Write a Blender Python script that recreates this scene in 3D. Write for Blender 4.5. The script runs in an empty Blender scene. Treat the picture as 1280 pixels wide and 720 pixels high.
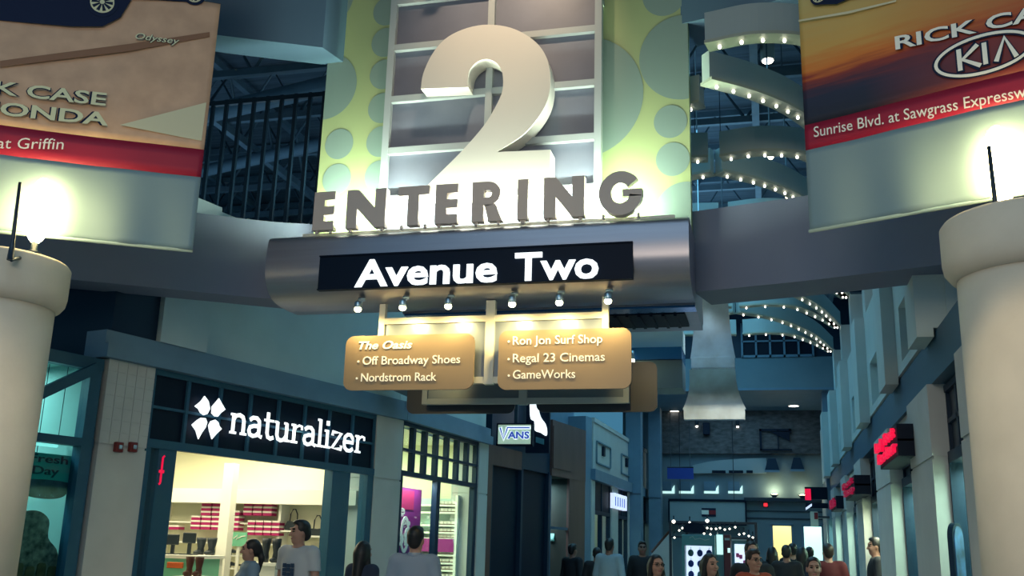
import bpy, bmesh, math, random
import numpy as np
from mathutils import Vector, Matrix
from math import sin, cos, radians, pi

random.seed(7)
SC = bpy.context.scene
COL = SC.collection

# ------------------------------------------------------------------ camera
FPX = 1250.0
TILT, ROLL, YAW, CZ = radians(14.6), radians(-1.65), radians(14.5), 1.55
FW = np.array([-sin(YAW)*cos(TILT), cos(YAW)*cos(TILT), sin(TILT)])
_r0 = np.array([cos(YAW), sin(YAW), 0.0]); _u0 = np.cross(_r0, FW)
RT = cos(ROLL)*_r0 - sin(ROLL)*_u0
UP = sin(ROLL)*_r0 + cos(ROLL)*_u0
cam_d = bpy.data.cameras.new('camera'); cam = bpy.data.objects.new('camera', cam_d); COL.objects.link(cam)
cam_d.sensor_width = 36.0; cam_d.lens = 36.0*FPX/1280.0; cam_d.clip_end = 300
cam.matrix_world = Matrix(((RT[0], UP[0], -FW[0], 0), (RT[1], UP[1], -FW[1], 0), (RT[2], UP[2], -FW[2], CZ), (0, 0, 0, 1)))
SC.camera = cam

# ------------------------------------------------------------------ view, world
SC.view_settings.view_transform = 'Standard'; SC.view_settings.look = 'None'
SC.view_settings.gamma = 1.0; SC.view_settings.use_curve_mapping = False
SC.view_settings.exposure = 0.0
W = bpy.data.worlds.new('mall_air'); SC.world = W; W.use_nodes = True
W.node_tree.nodes['Background'].inputs[0].default_value = (0.10, 0.36, 0.58, 1)
W.node_tree.nodes['Background'].inputs[1].default_value = 0.52

def area(name, loc, rot, size, power, color, spread=None):
    d = bpy.data.lights.new(name, 'AREA'); d.shape = 'RECTANGLE'; d.size, d.size_y = size
    d.energy = power; d.color = color
    if spread: d.spread = spread
    o = bpy.data.objects.new(name, d); o.location = loc; o.rotation_euler = rot; COL.objects.link(o)
    return o
def point(name, loc, power, color, r=0.05):
    d = bpy.data.lights.new(name, 'POINT'); d.energy = power; d.color = color; d.shadow_soft_size = r
    o = bpy.data.objects.new(name, d); o.location = loc; COL.objects.link(o); return o
def spot(name, loc, target, power, color, angle, blend=0.5, r=0.04):
    d = bpy.data.lights.new(name, 'SPOT'); d.energy = power; d.color = color; d.spot_size = radians(angle)
    d.spot_blend = blend; d.shadow_soft_size = r
    o = bpy.data.objects.new(name, d); o.location = loc
    o.rotation_euler = (Vector(target)-Vector(loc)).to_track_quat('-Z', 'Y').to_euler(); COL.objects.link(o); return o

# unseen fill lights added to brighten court, avenue, far end and roof
area('court_cool_fill', (-2.5, 1.0, 9.5), (radians(-14), 0, 0), (6, 4), 260, (0.50, 0.80, 1.0))  # added cool fill above the court, no fixture modelled
area('court_warm_fill', (-1.5, -2.5, 5.0), (radians(58), 0, 0), (5, 1.5), 260, (1.0, 0.80, 0.56))  # added warm fill aimed forward from behind the viewer
area('avenue_fill', (-1.8, 18.0, 7.3), (0, 0, 0), (4, 14), 400, (0.25, 0.72, 1.0))  # added ambient fill along the avenue, not an actual fitting
area('far_wall_fill', (-1.0, 28.0, 5.55), (0, 0, 0), (3, 2.5), 45, (0.35, 0.75, 1.0))  # added fill to lift the dark far wall
spot('left_column_fill', (-3.2, 2.0, 8.0), (-6.05, 6.6, 1.2), 800, (1.0, .83, .58), 17, .8, .15)  # added spot to brighten the left column
spot('right_column_downlight', (-.6, 1.5, 7.0), (1.75, 6.4, 1.6), 760, (1.0, .78, .46), 20, .35, .08)
area('roof_fill', (-2.0, 18.5, 6.4), (radians(180), 0, 0), (5, 10), 170, (0.35, 0.70, 1.0))  # added upward fill, unseen from below, to brighten the roof
area('gallery_fill', (-8.0, 12.5, 5.4), (radians(180), 0, 0), (3, 3), 30, (0.40, 0.70, 1.0))  # added upward fill behind the railing to lift the roof there

# ------------------------------------------------------------------ helpers
def ray(x, y): return FW + (x-640)/FPX*RT - (y-360)/FPX*UP
def atz(x, y, z): d = ray(x, y); return d*(z-CZ)/d[2] + [0, 0, CZ]
def aty(x, y, Y): d = ray(x, y); return d*Y/d[1] + [0, 0, CZ]
def atx(x, y, X): d = ray(x, y); return d*X/d[0] + [0, 0, CZ]

class Frame:
    """upright plane: local x along the wall, local y away from the corridor, z up"""
    def __init__(s, ox, oy, rot): s.o = (ox, oy); s.rot = rot; s.M = Matrix.Translation((ox, oy, 0)) @ Matrix.Rotation(rot, 4, 'Z')
    def hit(s, x, y, off=0.0):
        d = ray(x, y); n = np.array([-sin(s.rot), cos(s.rot), 0]); o = np.array([s.o[0], s.o[1], 0]) + n*off
        p = d*((n@o)/(n@d)) + np.array([0, 0, CZ])
        ex = np.array([cos(s.rot), sin(s.rot), 0])
        return float(ex@(p-o)), float(p[2])
    def w(s, x, y, z): return s.M @ Vector((x, y, z))
def left_frame(ox, oy, ang): return Frame(ox, oy, radians(90-ang))

MATS = {}
def mat(name, col, rough=0.6, metal=0.0, emit=None, es=1.0, noise=0.0, nscale=6.0, bump=0.0, bscale=40.0, spec=0.4, stretch=None):
    if name in MATS: return MATS[name]
    m = bpy.data.materials.new(name); m.use_nodes = True; nt = m.node_tree; b = nt.nodes['Principled BSDF']
    c = (col[0], col[1], col[2], 1)
    b.inputs['Base Color'].default_value = c; b.inputs['Roughness'].default_value = rough
    b.inputs['Metallic'].default_value = metal; b.inputs['Specular IOR Level'].default_value = spec
    if noise or bump:
        tc = nt.nodes.new('ShaderNodeTexCoord'); mp = nt.nodes.new('ShaderNodeMapping'); nt.links.new(tc.outputs['Object'], mp.inputs[0])
        if stretch: mp.inputs['Scale'].default_value = stretch
    if noise:
        n = nt.nodes.new('ShaderNodeTexNoise'); n.inputs['Scale'].default_value = nscale; n.inputs['Detail'].default_value = 5
        r = nt.nodes.new('ShaderNodeValToRGB'); nt.links.new(mp.outputs[0], n.inputs['Vector']); nt.links.new(n.outputs['Fac'], r.inputs[0])
        r.color_ramp.elements[0].position = 0.3; r.color_ramp.elements[1].position = 0.7
        r.color_ramp.elements[0].color = tuple(v*(1-noise) for v in col)+(1,); r.color_ramp.elements[1].color = tuple(min(1, v*(1+noise)) for v in col)+(1,)
        nt.links.new(r.outputs[0], b.inputs['Base Color'])
    if bump:
        n2 = nt.nodes.new('ShaderNodeTexNoise'); n2.inputs['Scale'].default_value = bscale; bp = nt.nodes.new('ShaderNodeBump')
        bp.inputs['Strength'].default_value = bump; bp.inputs['Distance'].default_value = 0.02
        nt.links.new(mp.outputs[0], n2.inputs['Vector']); nt.links.new(n2.outputs['Fac'], bp.inputs['Height']); nt.links.new(bp.outputs[0], b.inputs['Normal'])
    if emit:
        b.inputs['Emission Color'].default_value = emit+(1,); b.inputs['Emission Strength'].default_value = es
        m.cycles.emission_sampling = 'NONE'
    MATS[name] = m; return m
def glass(name, tint=(0.8, 0.95, 1.0), gloss=0.12, rough=0.02):
    m = bpy.data.materials.new(name); m.use_nodes = True; nt = m.node_tree; nt.nodes.clear()
    o = nt.nodes.new('ShaderNodeOutputMaterial'); t = nt.nodes.new('ShaderNodeBsdfTransparent'); g = nt.nodes.new('ShaderNodeBsdfGlossy'); x = nt.nodes.new('ShaderNodeMixShader')
    t.inputs[0].default_value = tint+(1,); g.inputs['Roughness'].default_value = rough; x.inputs[0].default_value = gloss
    nt.links.new(t.outputs[0], x.inputs[1]); nt.links.new(g.outputs[0], x.inputs[2]); nt.links.new(x.outputs[0], o.inputs[0]); MATS[name] = m; return m

def smooth_closed(pts, n=6):
    out = []; k = len(pts)
    for i in range(k):
        p0, p1, p2, p3 = [np.array(pts[(i+j-1) % k], float) for j in range(4)]
        for t in np.linspace(0, 1, n, endpoint=False):
            out.append(tuple(0.5*((2*p1)+(-p0+p2)*t+(2*p0-5*p1+4*p2-p3)*t*t+(-p0+3*p1-3*p2+p3)*t**3)))
    return out
def smooth_open(pts, n=6):
    P = [np.array(p, float) for p in pts]; P = [2*P[0]-P[1]]+P+[2*P[-1]-P[-2]]; out = []
    for i in range(1, len(P)-2):
        p0, p1, p2, p3 = P[i-1:i+3]
        for t in np.linspace(0, 1, n, endpoint=False):
            out.append(tuple(0.5*((2*p1)+(-p0+p2)*t+(2*p0-5*p1+4*p2-p3)*t*t+(-p0+3*p1-3*p2+p3)*t**3)))
    out.append(tuple(P[-2])); return out

class MB:
    def __init__(s): s.v = []; s.f = []; s.mi = []; s.sm = []
    def add(s, vs, fs, mi=0, M=None, smooth=False):
        o = len(s.v)
        s.v += [tuple(M @ Vector(p)) for p in vs] if M is not None else [tuple(map(float, p)) for p in vs]
        for f in fs: s.f.append([i+o for i in f]); s.mi.append(mi); s.sm.append(smooth)
        return s
    def box(s, x0, x1, y0, y1, z0, z1, mi=0, M=None, bev=0.0):
        if x0 > x1: x0, x1 = x1, x0
        if y0 > y1: y0, y1 = y1, y0
        if z0 > z1: z0, z1 = z1, z0
        if bev <= 0:
            v = [(x, y, z) for z in (z0, z1) for y in (y0, y1) for x in (x0, x1)]
            return s.add(v, [(0, 2, 3, 1), (4, 5, 7, 6), (0, 1, 5, 4), (2, 6, 7, 3), (0, 4, 6, 2), (1, 3, 7, 5)], mi, M)
        bm = bmesh.new(); bmesh.ops.create_cube(bm, size=1.0)
        for q in bm.verts: q.co = Vector(((x0+x1)/2+q.co.x*(x1-x0), (y0+y1)/2+q.co.y*(y1-y0), (z0+z1)/2+q.co.z*(z1-z0)))
        bmesh.ops.bevel(bm, geom=bm.edges[:], offset=bev, segments=2, affect='EDGES', profile=0.5)
        bm.verts.index_update()
        s.add([q.co[:] for q in bm.verts], [[q.index for q in f.verts] for f in bm.faces], mi, M); bm.free(); return s
    def prism(s, poly, y0, y1, mi=0, M=None, mi_side=None, smooth=False):
        """polygon in (x, z) extruded along y"""
        n = len(poly); v = [(p[0], y0, p[1]) for p in poly]+[(p[0], y1, p[1]) for p in poly]
        ar = sum(poly[i][0]*poly[(i+1) % n][1]-poly[(i+1) % n][0]*poly[i][1] for i in range(n))
        a = list(range(n)); b = list(range(n, 2*n))
        if ar < 0: a.reverse()
        else: b.reverse()
        s.add(v, [a], mi, M); o = len(s.v)-2*n
        s.f.append([i+o for i in b]); s.mi.append(mi); s.sm.append(False)
        for i in range(n):
            j = (i+1) % n; q = [i, i+n, j+n, j] if ar > 0 else [i, j, j+n, i+n]
            s.f.append([k+o for k in q]); s.mi.append(mi if mi_side is None else mi_side); s.sm.append(smooth)
        return s
    def vprism(s, poly, z0, z1, mi=0, M=None):
        """polygon in (x, y) extruded along z"""
        n = len(poly); v = [(p[0], p[1], z0) for p in poly]+[(p[0], p[1], z1) for p in poly]
        ar = sum(poly[i][0]*poly[(i+1) % n][1]-poly[(i+1) % n][0]*poly[i][1] for i in range(n))
        fs = [list(range(n))[::-1] if ar > 0 else list(range(n)), list(range(n, 2*n)) if ar > 0 else list(range(n, 2*n))[::-1]]
        for i in range(n):
            j = (i+1) % n; fs.append([i, j, j+n, i+n] if ar > 0 else [i, i+n, j+n, j])
        return s.add(v, fs, mi, M)
    def lathe(s, prof, cx=0, cy=0, n=32, mi=0, M=None, smooth=True, cap=True, sx=1.0, sy=1.0):
        v = []; fs = []
        for r, z in prof: v += [(cx+r*sx*cos(2*pi*k/n), cy+r*sy*sin(2*pi*k/n), z) for k in range(n)]
        for i in range(len(prof)-1):
            for k in range(n): fs.append([i*n+k, i*n+(k+1) % n, (i+1)*n+(k+1) % n, (i+1)*n+k])
        s.add(v, fs, mi, M, smooth)
        if cap:
            o = len(s.v)-len(v)
            s.f.append([o+k for k in range(n)][::-1]); s.mi.append(mi); s.sm.append(False)
            s.f.append([o+(len(prof)-1)*n+k for k in range(n)]); s.mi.append(mi); s.sm.append(False)
        return s
    def tube(s, pts, r, n=8, mi=0, M=None, smooth=True):
        P = [Vector(p) for p in pts]; v = []; fs = []
        for i, p in enumerate(P):
            t = (P[min(i+1, len(P)-1)]-P[max(i-1, 0)]).normalized()
            a = Vector((0, 0, 1)) if abs(t.z) < 0.9 else Vector((1, 0, 0)); x = t.cross(a).normalized(); y = t.cross(x)
            rr = r[i] if isinstance(r, (list, tuple)) else r
            v += [tuple(p+x*rr*cos(2*pi*k/n)+y*rr*sin(2*pi*k/n)) for k in range(n)]
        for i in range(len(P)-1):
            for k in range(n): fs.append([i*n+k, i*n+(k+1) % n, (i+1)*n+(k+1) % n, (i+1)*n+k])
        s.add(v, fs, mi, M, smooth); o = len(s.v)-len(v); L = len(P)-1
        s.f.append([o+k for k in range(n)]); s.mi.append(mi); s.sm.append(False)
        s.f.append([o+L*n+k for k in range(n)][::-1]); s.mi.append(mi); s.sm.append(False); return s
    def ball(s, c, r, n=12, mi=0, M=None):
        rx, ry, rz = r if isinstance(r, (tuple, list)) else (r, r, r); v = []; fs = []; m = n//2
        for i in range(m+1):
            for k in range(n):
                a = pi*i/m; v.append((c[0]+rx*sin(a)*cos(2*pi*k/n), c[1]+ry*sin(a)*sin(2*pi*k/n), c[2]-rz*cos(a)))
        for i in range(m):
            for k in range(n): fs.append([i*n+k, i*n+(k+1) % n, (i+1)*n+(k+1) % n, (i+1)*n+k])
        return s.add(v, fs, mi, M, True)
    def ribbon(s, pts, w, y0, y1, mi=0, M=None):
        """flat stroke of width w along a polyline in (x, z)"""
        P = [np.array(p, float) for p in pts]; L = []; R = []
        for i, p in enumerate(P):
            t = P[min(i+1, len(P)-1)]-P[max(i-1, 0)]; t = t/(np.linalg.norm(t)+1e-9); nn = np.array([-t[1], t[0]])*w/2
            L.append(tuple(p+nn)); R.append(tuple(p-nn))
        for i in range(len(P)-1): s.prism([L[i], L[i+1], R[i+1], R[i]], y0, y1, mi, M)
        return s
    def sheet(s, grid, mi=0, M=None, smooth=True, thick=0.0):
        """grid[i][j] of points"""
        a, b = len(grid), len(grid[0]); v = [p for row in grid for p in row]
        fs = [[i*b+j, i*b+j+1, (i+1)*b+j+1, (i+1)*b+j] for i in range(a-1) for j in range(b-1)]
        return s.add(v, fs, mi, M, smooth)
    def build(s, name, mats, parent=None, kind=None):
        me = bpy.data.meshes.new(name); me.from_pydata(s.v, [], s.f)
        if not isinstance(mats, (list, tuple)): mats = [mats]
        for m in mats: me.materials.append(MATS[m] if isinstance(m, str) else m)
        me.polygons.foreach_set('material_index', s.mi); me.polygons.foreach_set('use_smooth', s.sm); me.update()
        o = bpy.data.objects.new(name, me); COL.objects.link(o)
        if parent is not None: o.parent = parent
        if kind: o['kind'] = kind
        return o

def thing(name, label, cat, loc=(0, 0, 0), rz=0.0, group=None):
    o = bpy.data.objects.new(name, None); COL.objects.link(o); o.empty_display_size = 0.2
    o.location = loc; o.rotation_euler = (0, 0, rz); o['label'] = label; o['category'] = cat
    if group: o['group'] = group
    return o
def tag(o, label, cat, group=None):
    o['label'] = label; o['category'] = cat
    if group: o['group'] = group
    return o
def struct(name, mb, m, parent=None): return mb.build(name, m, parent, None if parent else 'structure')
def dup(root, loc=None, rz=None, label=None):
    r = root.copy(); COL.objects.link(r)
    if loc is not None: r.location = loc
    if rz is not None: r.rotation_euler = (0, 0, rz)
    if label: r['label'] = label
    for ch in root.children:
        c = ch.copy(); COL.objects.link(c); c.parent = r
        for g in ch.children:
            d = g.copy(); COL.objects.link(d); d.parent = c
    return r

_font_cap = {}
def text(mb, string, x0, x1, z, cap, y=0.0, depth=0.02, mi=0, M=None, bold=0.0, shear=0.0, slope=0.0, spacing=1.0):
    """lettering in the (x, z) plane facing -y; baseline z, capital height cap, stretched from x0 to x1"""
    def geo(t):
        c = bpy.data.curves.new('t', 'FONT'); c.body = t; c.size = 1.0; c.offset = bold; c.shear = shear; c.resolution_u = 3; c.space_character = spacing
        o = bpy.data.objects.new('t', c); COL.objects.link(o); dg = bpy.context.evaluated_depsgraph_get()
        me = bpy.data.meshes.new_from_object(o.evaluated_get(dg)); bpy.data.objects.remove(o); bpy.data.curves.remove(c)
        v = [tuple(q.co) for q in me.vertices]; f = [list(p.vertices) for p in me.polygons]; bpy.data.meshes.remove(me); return v, f
    h, _ = geo('H'); ch = max(p[1] for p in h)-min(p[1] for p in h)
    v, f = geo(string); xs = [p[0] for p in v]; a, b = min(xs), max(xs); sx = (x1-x0)/(b-a); sz = cap/ch
    base = min(p[1] for p in h)
    pts = [(x0+(p[0]-a)*sx, z+(p[1]-base)*sz+slope*(p[0]-a)*sx) for p in v]; n = len(pts)
    mb.add([(p[0], y-depth, p[1]) for p in pts], f, mi, M)
    cnt = {}
    for q in f:
        for i in range(len(q)):
            e = (q[i], q[(i+1) % len(q)]); cnt[e] = 1
    side = [e for e in cnt if (e[1], e[0]) not in cnt]
    if depth > 0.004:
        vv = [(p[0], y-depth, p[1]) for p in pts]+[(p[0], y, p[1]) for p in pts]
        mb.add(vv, [[e[1], e[0], e[0]+n, e[1]+n] for e in side], mi, M)
    return mb
def rrect(x0, x1, z0, z1, r, n=6):
    out = []
    for cx, cz, a in ((x1-r, z0+r, -90), (x1-r, z1-r, 0), (x0+r, z1-r, 90), (x0+r, z0+r, 180)):
        out += [(cx+r*cos(radians(a+90*t/n)), cz+r*sin(radians(a+90*t/n))) for t in range(n+1)]
    return out
def ell(cx, cz, rx, rz, n=40): return [(cx+rx*cos(2*pi*k/n), cz+rz*sin(2*pi*k/n)) for k in range(n)]
ORD = ['first', 'second', 'third', 'fourth', 'fifth', 'sixth', 'seventh', 'eighth', 'ninth', 'tenth']

# ------------------------------------------------------------------ materials
mat('plaster_warm', (0.58, 0.52, 0.43), 0.7, noise=0.06, nscale=3, bump=0.05)
mat('plaster_teal', (0.42, 0.52, 0.54), 0.75, noise=0.05, nscale=2)
mat('plaster_grey', (0.46, 0.47, 0.47), 0.75, noise=0.05, nscale=3)
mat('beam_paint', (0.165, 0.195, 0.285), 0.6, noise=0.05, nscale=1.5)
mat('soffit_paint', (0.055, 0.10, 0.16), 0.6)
mat('cornice_shaded', (0.025, 0.085, 0.15), 0.5)  # cornice darkened in colour for its unlit underside
mat('cornice_blue', (0.11, 0.20, 0.29), 0.5, noise=0.08, nscale=3)
mat('frame_blue', (0.02, 0.085, 0.15), 0.4, spec=.25)
mat('frame_navy', (0.008, 0.026, 0.055), 0.45, spec=.2)
mat('black_panel', (0.003, 0.010, 0.026), 0.5, spec=0.12)
mat('dark_steel', (0.015, 0.03, 0.05), 0.4)
mat('truss_steel', (0.10, 0.15, 0.19), 0.5, noise=0.15, nscale=4)
mat('roof_deck', (0.07, 0.10, 0.13), 0.8, noise=0.3, nscale=3, stretch=(0.3, 6, 1))
mat('floor_tile', (0.30, 0.30, 0.29), 0.35, noise=0.1, nscale=1)
mat('brushed_metal', (0.36, 0.36, 0.43), 0.38, metal=0.85, noise=0.05, nscale=3, stretch=(0.3, 8, 8))
mat('soffit_blue', (0.05, 0.20, 0.50), 0.18, metal=0.7)
mat('silver', (0.46, 0.60, 0.70), 0.32, metal=0.9, noise=0.25, nscale=3)
mat('fin_paint', (0.33, 0.40, 0.41), 0.6)
mat('fin_lip', (0.34, 0.37, 0.31), 0.5)
mat('bulb', (1, 1, 1), emit=(1.0, 0.92, 0.76), es=5.0)
mat('lamp_hot', (1, 1, 1), emit=(1.0, 0.90, 0.50), es=14.0)
mat('white_glow', (1, 1, 1), emit=(0.92, 0.99, 1.0), es=1.15)
mat('panel_lime', (0.34, 0.40, 0.20), 0.55)
mat('panel_dot', (0.20, 0.275, 0.25), 0.55)
mat('grid_paint', (0.40, 0.44, 0.45), 0.5)
mat('grid_pane', (0.17, 0.185, 0.24), 0.45, noise=0.12, nscale=2)
mat('numeral_paint', (0.74, 0.70, 0.63), 0.5)
mat('letter_taupe', (0.60, 0.50, 0.45), 0.5)
mat('gold_plate', (0.29, 0.215, 0.14), 0.45, metal=0.3, noise=0.05, nscale=2)
mat('plate_back', (0.055, 0.06, 0.075), 0.38, metal=0.3)
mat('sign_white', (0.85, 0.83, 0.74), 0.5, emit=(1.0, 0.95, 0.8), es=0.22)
mat('frame_cream', (0.66, 0.65, 0.55), 0.45)
mat('frame_grey', (0.20, 0.24, 0.28), 0.32, metal=.35)
mat('frame_unlit', (0.46, 0.50, 0.50), 0.4)  # greyer copy of the cream frame, colour imitates its unlit side
mat('brown_clad', (0.10, 0.05, 0.045), 0.5, noise=0.2, nscale=4, stretch=(1, 1, 0.2))
mat('store_cream', (0.80, 0.78, 0.58), 0.7)
mat('store_white', (0.88, 0.88, 0.80), 0.6)
mat('store_floor', (0.40, 0.34, 0.24), 0.4)
mat('magenta', (0.42, 0.015, 0.13), 0.5)
mat('box_white', (0.82, 0.76, 0.70), 0.6)
mat('shop_dark', (0.02, 0.03, 0.04), 0.4)
mat('mint', (0.18, 0.55, 0.36), 0.5)
mat('orange', (0.7, 0.13, 0.03), 0.5)
mat('skin', (0.40, 0.22, 0.17), 0.55)
mat('skin_shaded', (0.26, 0.13, 0.10), 0.55)  # darker skin colour imitates figures seen in silhouette
mat('hair_black', (0.008, 0.008, 0.011), 0.45)
mat('hair_brown', (0.02, 0.012, 0.010), 0.45)
mat('eye_dark', (0.01, 0.01, 0.012), 0.2)
mat('lip', (0.30, 0.09, 0.09), 0.5)
mat('red_print', (0.30, 0.006, 0.035), 0.6)
mat('banner_pale', (0.20, 0.29, 0.32), 0.7)
mat('ink_dark', (0.010, 0.018, 0.05), 0.7, spec=.15)
mat('print_cream', (0.66, 0.65, 0.42), 0.6)
mat('print_white', (0.85, 0.84, 0.76), 0.6)
mat('neon_red', (0.6, 0.0, 0.04), emit=(1.0, 0.008, 0.07), es=0.75)
mat('dim_red', (0.3, 0.0, 0.03), emit=(0.5, 0.01, 0.07), es=0.35)
mat('exit_red', (0.8, 0.02, 0.02), emit=(1.0, 0.04, 0.06), es=1.0)
mat('cool_screen', (0.8, 0.85, 1), emit=(0.70, 0.78, 1.0), es=0.9)
mat('yellow_glow', (1, 0.9, 0.5), emit=(0.95, 0.85, 0.36), es=0.75)
mat('cyan_glow', (0.8, 1, 1), emit=(0.62, 0.98, 0.90), es=0.9)
mat('sconce_glow', (1, 1, 1), emit=(1.0, 0.80, 0.36), es=42.0); MATS['sconce_glow'].cycles.emission_sampling = 'AUTO'
mat('stone', (0.075, 0.08, 0.09), 0.85, noise=0.45, nscale=5, bump=0.5, bscale=9, stretch=(1, 1, 2.2))
mat('royal_blue', (0.01, 0.045, 0.30), 0.5)
mat('wall_back_paint', (0.13, 0.20, 0.25), 0.7, noise=0.05, nscale=2)
mat('sign_board', (0.24, 0.32, 0.36), 0.6)
glass('pane_glass', gloss=.05); glass('pane_teal', (0.62, 0.90, 0.90), 0.008)
WROOT = {}
_thing0 = thing
def thing(name, label, cat, loc=(0, 0, 0), rz=0.0, group=None):
    o = _thing0(name, label, cat, loc, rz, group)
    WROOT[o.name] = (Matrix.Translation(loc) @ Matrix.Rotation(rz, 4, 'Z')).inverted(); return o
_build0 = MB.build
def _build(s, name, mats, parent=None, kind=None):
    o = _build0(s, name, mats, parent, kind)
    if parent is not None and parent.name in WROOT: o.matrix_parent_inverse = WROOT[parent.name]
    return o
MB.build = _build

# ================================================================== SETTING
struct('floor', MB().box(-16, 8, -6, 40, -0.2, 0), 'floor_tile')
roof = MB().box(-16, 8, 3.0, 40, 8.6, 8.75); struct('ceiling', roof, 'roof_deck')

def truss_y(name, y, x0, x1, z0, z1):           # a truss across the avenue
    m = MB(); m.box(x0, x1, y-.04, y+.04, z0-.05, z0+.05).box(x0, x1, y-.04, y+.04, z1-.05, z1+.05)
    n = int((x1-x0)/0.9)
    for i in range(n):
        a = x0+(x1-x0)*i/n; b = x0+(x1-x0)*(i+1)/n; c = (a+b)/2
        m.tube([(a, y, z0), (c, y, z1), (b, y, z0)], 0.025, 5)
    struct(name, m, 'truss_steel')
def truss_x(name, x, y0, y1, z0, z1):
    m = MB(); m.box(x-.05, x+.05, y0, y1, z0-.06, z0+.06).box(x-.05, x+.05, y0, y1, z1-.05, z1+.05)
    n = int((y1-y0)/1.1)
    for i in range(n):
        a = y0+(y1-y0)*i/n; b = y0+(y1-y0)*(i+1)/n
        m.tube([(x, a, z0), (x, (a+b)/2, z1), (x, b, z0)], 0.025, 5)
    struct(name, m, 'truss_steel')
k = 0
for y in (11.2, 12.6, 14.0, 15.4, 16.8, 18.4, 20.0, 21.6, 23.2, 24.8): truss_y('roof_truss', y, -15, 4.5, 7.75, 8.5)
for x in (-13.2, -10.4, -7.8, -3.0, 0.0, 1.6, 3.2): truss_x('roof_truss', x, 8.5, 25.6, 7.6, 8.45)
ducts = MB()
ducts.tube([(-14, 13.2, 7.35), (-4.6, 10.8, 7.35)], 0.13, 10).tube([(-14, 15.2, 7.4), (-4.6, 12.5, 7.45)], 0.10, 10)
tag(ducts.build('roof_pipe', 'truss_steel'), 'pair of grey steel pipes slanting under the dark roof beside the lime sign tower', 'pipe')
struct('wall_rear_attic', MB().box(-15, -4.7, 19.5, 19.7, 4.6, 8.6), 'roof_deck')

# ---- left side of the avenue (wall plan, bending as the avenue bends)
FN = left_frame(-6.32, 9.29, 14.9)               # shoe shop front
F2 = left_frame(-5.15, 13.67, 6.0)               # second shop front
F3 = left_frame(-4.78, 17.05, 10.0)              # dark shop front
F4 = left_frame(-3.85, 22.3, 2.6)                # far shops
L2, L3, L4 = 3.40, 5.33, 8.2
def wbox(fr, s0, s1, y0, y1, z0, z1, mb=None, mi=0):
    mb = mb or MB(); return mb.box(s0, s1, y0, y1, z0, z1, mi, fr.M)
# upper walls above the cornice
m = MB(); wbox(FN, 0.62, 4.55, 0.02, 0.5, 3.55, 5.3, m); wbox(FN, -0.05, 0.62, -0.10, 0.5, 3.58, 5.3, m); struct('wall_left', m, 'plaster_teal')
m = MB(); wbox(F2, 0, L2, 0.02, 0.5, 3.55, 5.0, m); struct('wall_left_middle', m, 'plaster_teal')
m = MB(); wbox(F3, L3-0.35, L3+0.05, -.02, .6, 0, 4.45, m); struct('wall_left_pier', m, 'cornice_blue')
# cornices
m = MB(); wbox(FN, -0.72, 4.6, -0.13, 0.5, 3.3, 3.44, m); wbox(FN, -0.72, 4.6, -0.08, 0.5, 3.44, 3.58, m); struct('trim_1', m, 'cornice_blue')
m = MB(); wbox(F2, -0.02, L2, -0.13, 0.5, 3.3, 3.44, m); wbox(F2, -0.02, L2, -0.08, 0.5, 3.44, 3.58, m); struct('trim_2', m, 'cornice_blue')
# corner pier with tile grid, pier between the shops, slim pier
def pier(name, fr, s0, s1, y0=-0.05, split=2.44, tiles=False):
    m = MB(); wbox(fr, s0, s1, y0, 0.45, 0, split-0.012, m); wbox(fr, s0+.012, s1-.012, y0+.012, .45, split-.012, split+.012, m)
    if not tiles: wbox(fr, s0, s1, y0, 0.45, split+0.012, 3.3, m)
    else:
        nz, nx = 7, 5; hz = (3.3-split-.012)/nz; hx = (s1-s0)/nx
        wbox(fr, s0+.006, s1-.006, y0+.005, .45, split+.012, 3.3, m)
        for i in range(nz):
            for j in range(nx): wbox(fr, s0+j*hx+.003, s0+(j+1)*hx-.003, y0, .3, split+.014+i*hz, split+.010+(i+1)*hz, m)
    struct(name, m, 'plaster_grey')
pier('pier_1', FN, -0.62, -0.02, tiles=True)
pier('pier_2', FN, 3.93, 4.56)
pier('pier_3', F2, 2.98, L2)

# ---- left corner shop: glazed front in line with the shoe shop, dark bulkhead above
FA = FN
m = MB(); wbox(FA, -3.4, -.64, -.02, .08, 0, .12, m)
for s in (-3.4, -2.1, -.80): wbox(FA, s, s+.13, -.03, .09, 0.12, 3.24, m)
wbox(FA, -3.4, -.66, -.03, .09, 2.40, 2.48, m); wbox(FA, -3.4, -.66, -.03, .09, 3.16, 3.28, m)
a0 = FA.hit(40, 496); a1 = FA.hit(118, 460)
m.ribbon([a0, a1], .10, -.06, -.0, 0, FA.M)
w1 = struct('window_1', m, 'frame_blue')
wbox(FA, -3.3, -.7, .03, .042, .12, 3.2).build('pane', 'pane_teal', w1)
m = MB(); q = FN.w(-.62, -.04, 0); q2 = FN.w(-.06, -.04, 0); q3 = FN.w(-.06, .6, 0)
m.vprism([(-9.5, q.y-.02), (q.x, q.y-.02), (q2.x, q2.y), (q3.x, q3.y), (-9.5, q.y+.6)], 3.59, 5.3)
m.vprism([(-9.5, q.y-.03), (q.x+.0, q.y-.03), (q.x, q.y+.02), (-9.5, q.y+.02)], 3.3, 3.6)
struct('wall_left_bulkhead', m, 'frame_navy')
struct('wall_left_shop', wbox(FA, -4.6, -.5, 1.9, 2.0, 0, 3.4), mat('mint_wall', (0.42, 0.55, 0.53), .6))
struct('wall_left_shop_side', wbox(FA, -.72, -.66, .1, 1.9, 0, 3.3), 'mint_wall')
struct('ceiling_shop', wbox(FA, -4.6, -.66, 0.1, 1.9, 3.24, 3.29), 'mint_wall')
area('corner_shop_light', FA.w(-1.9, 1.1, 3.2), (0, 0, FA.rot), (2.0, .8), 48, (0.78, 1.0, 0.96))

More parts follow.
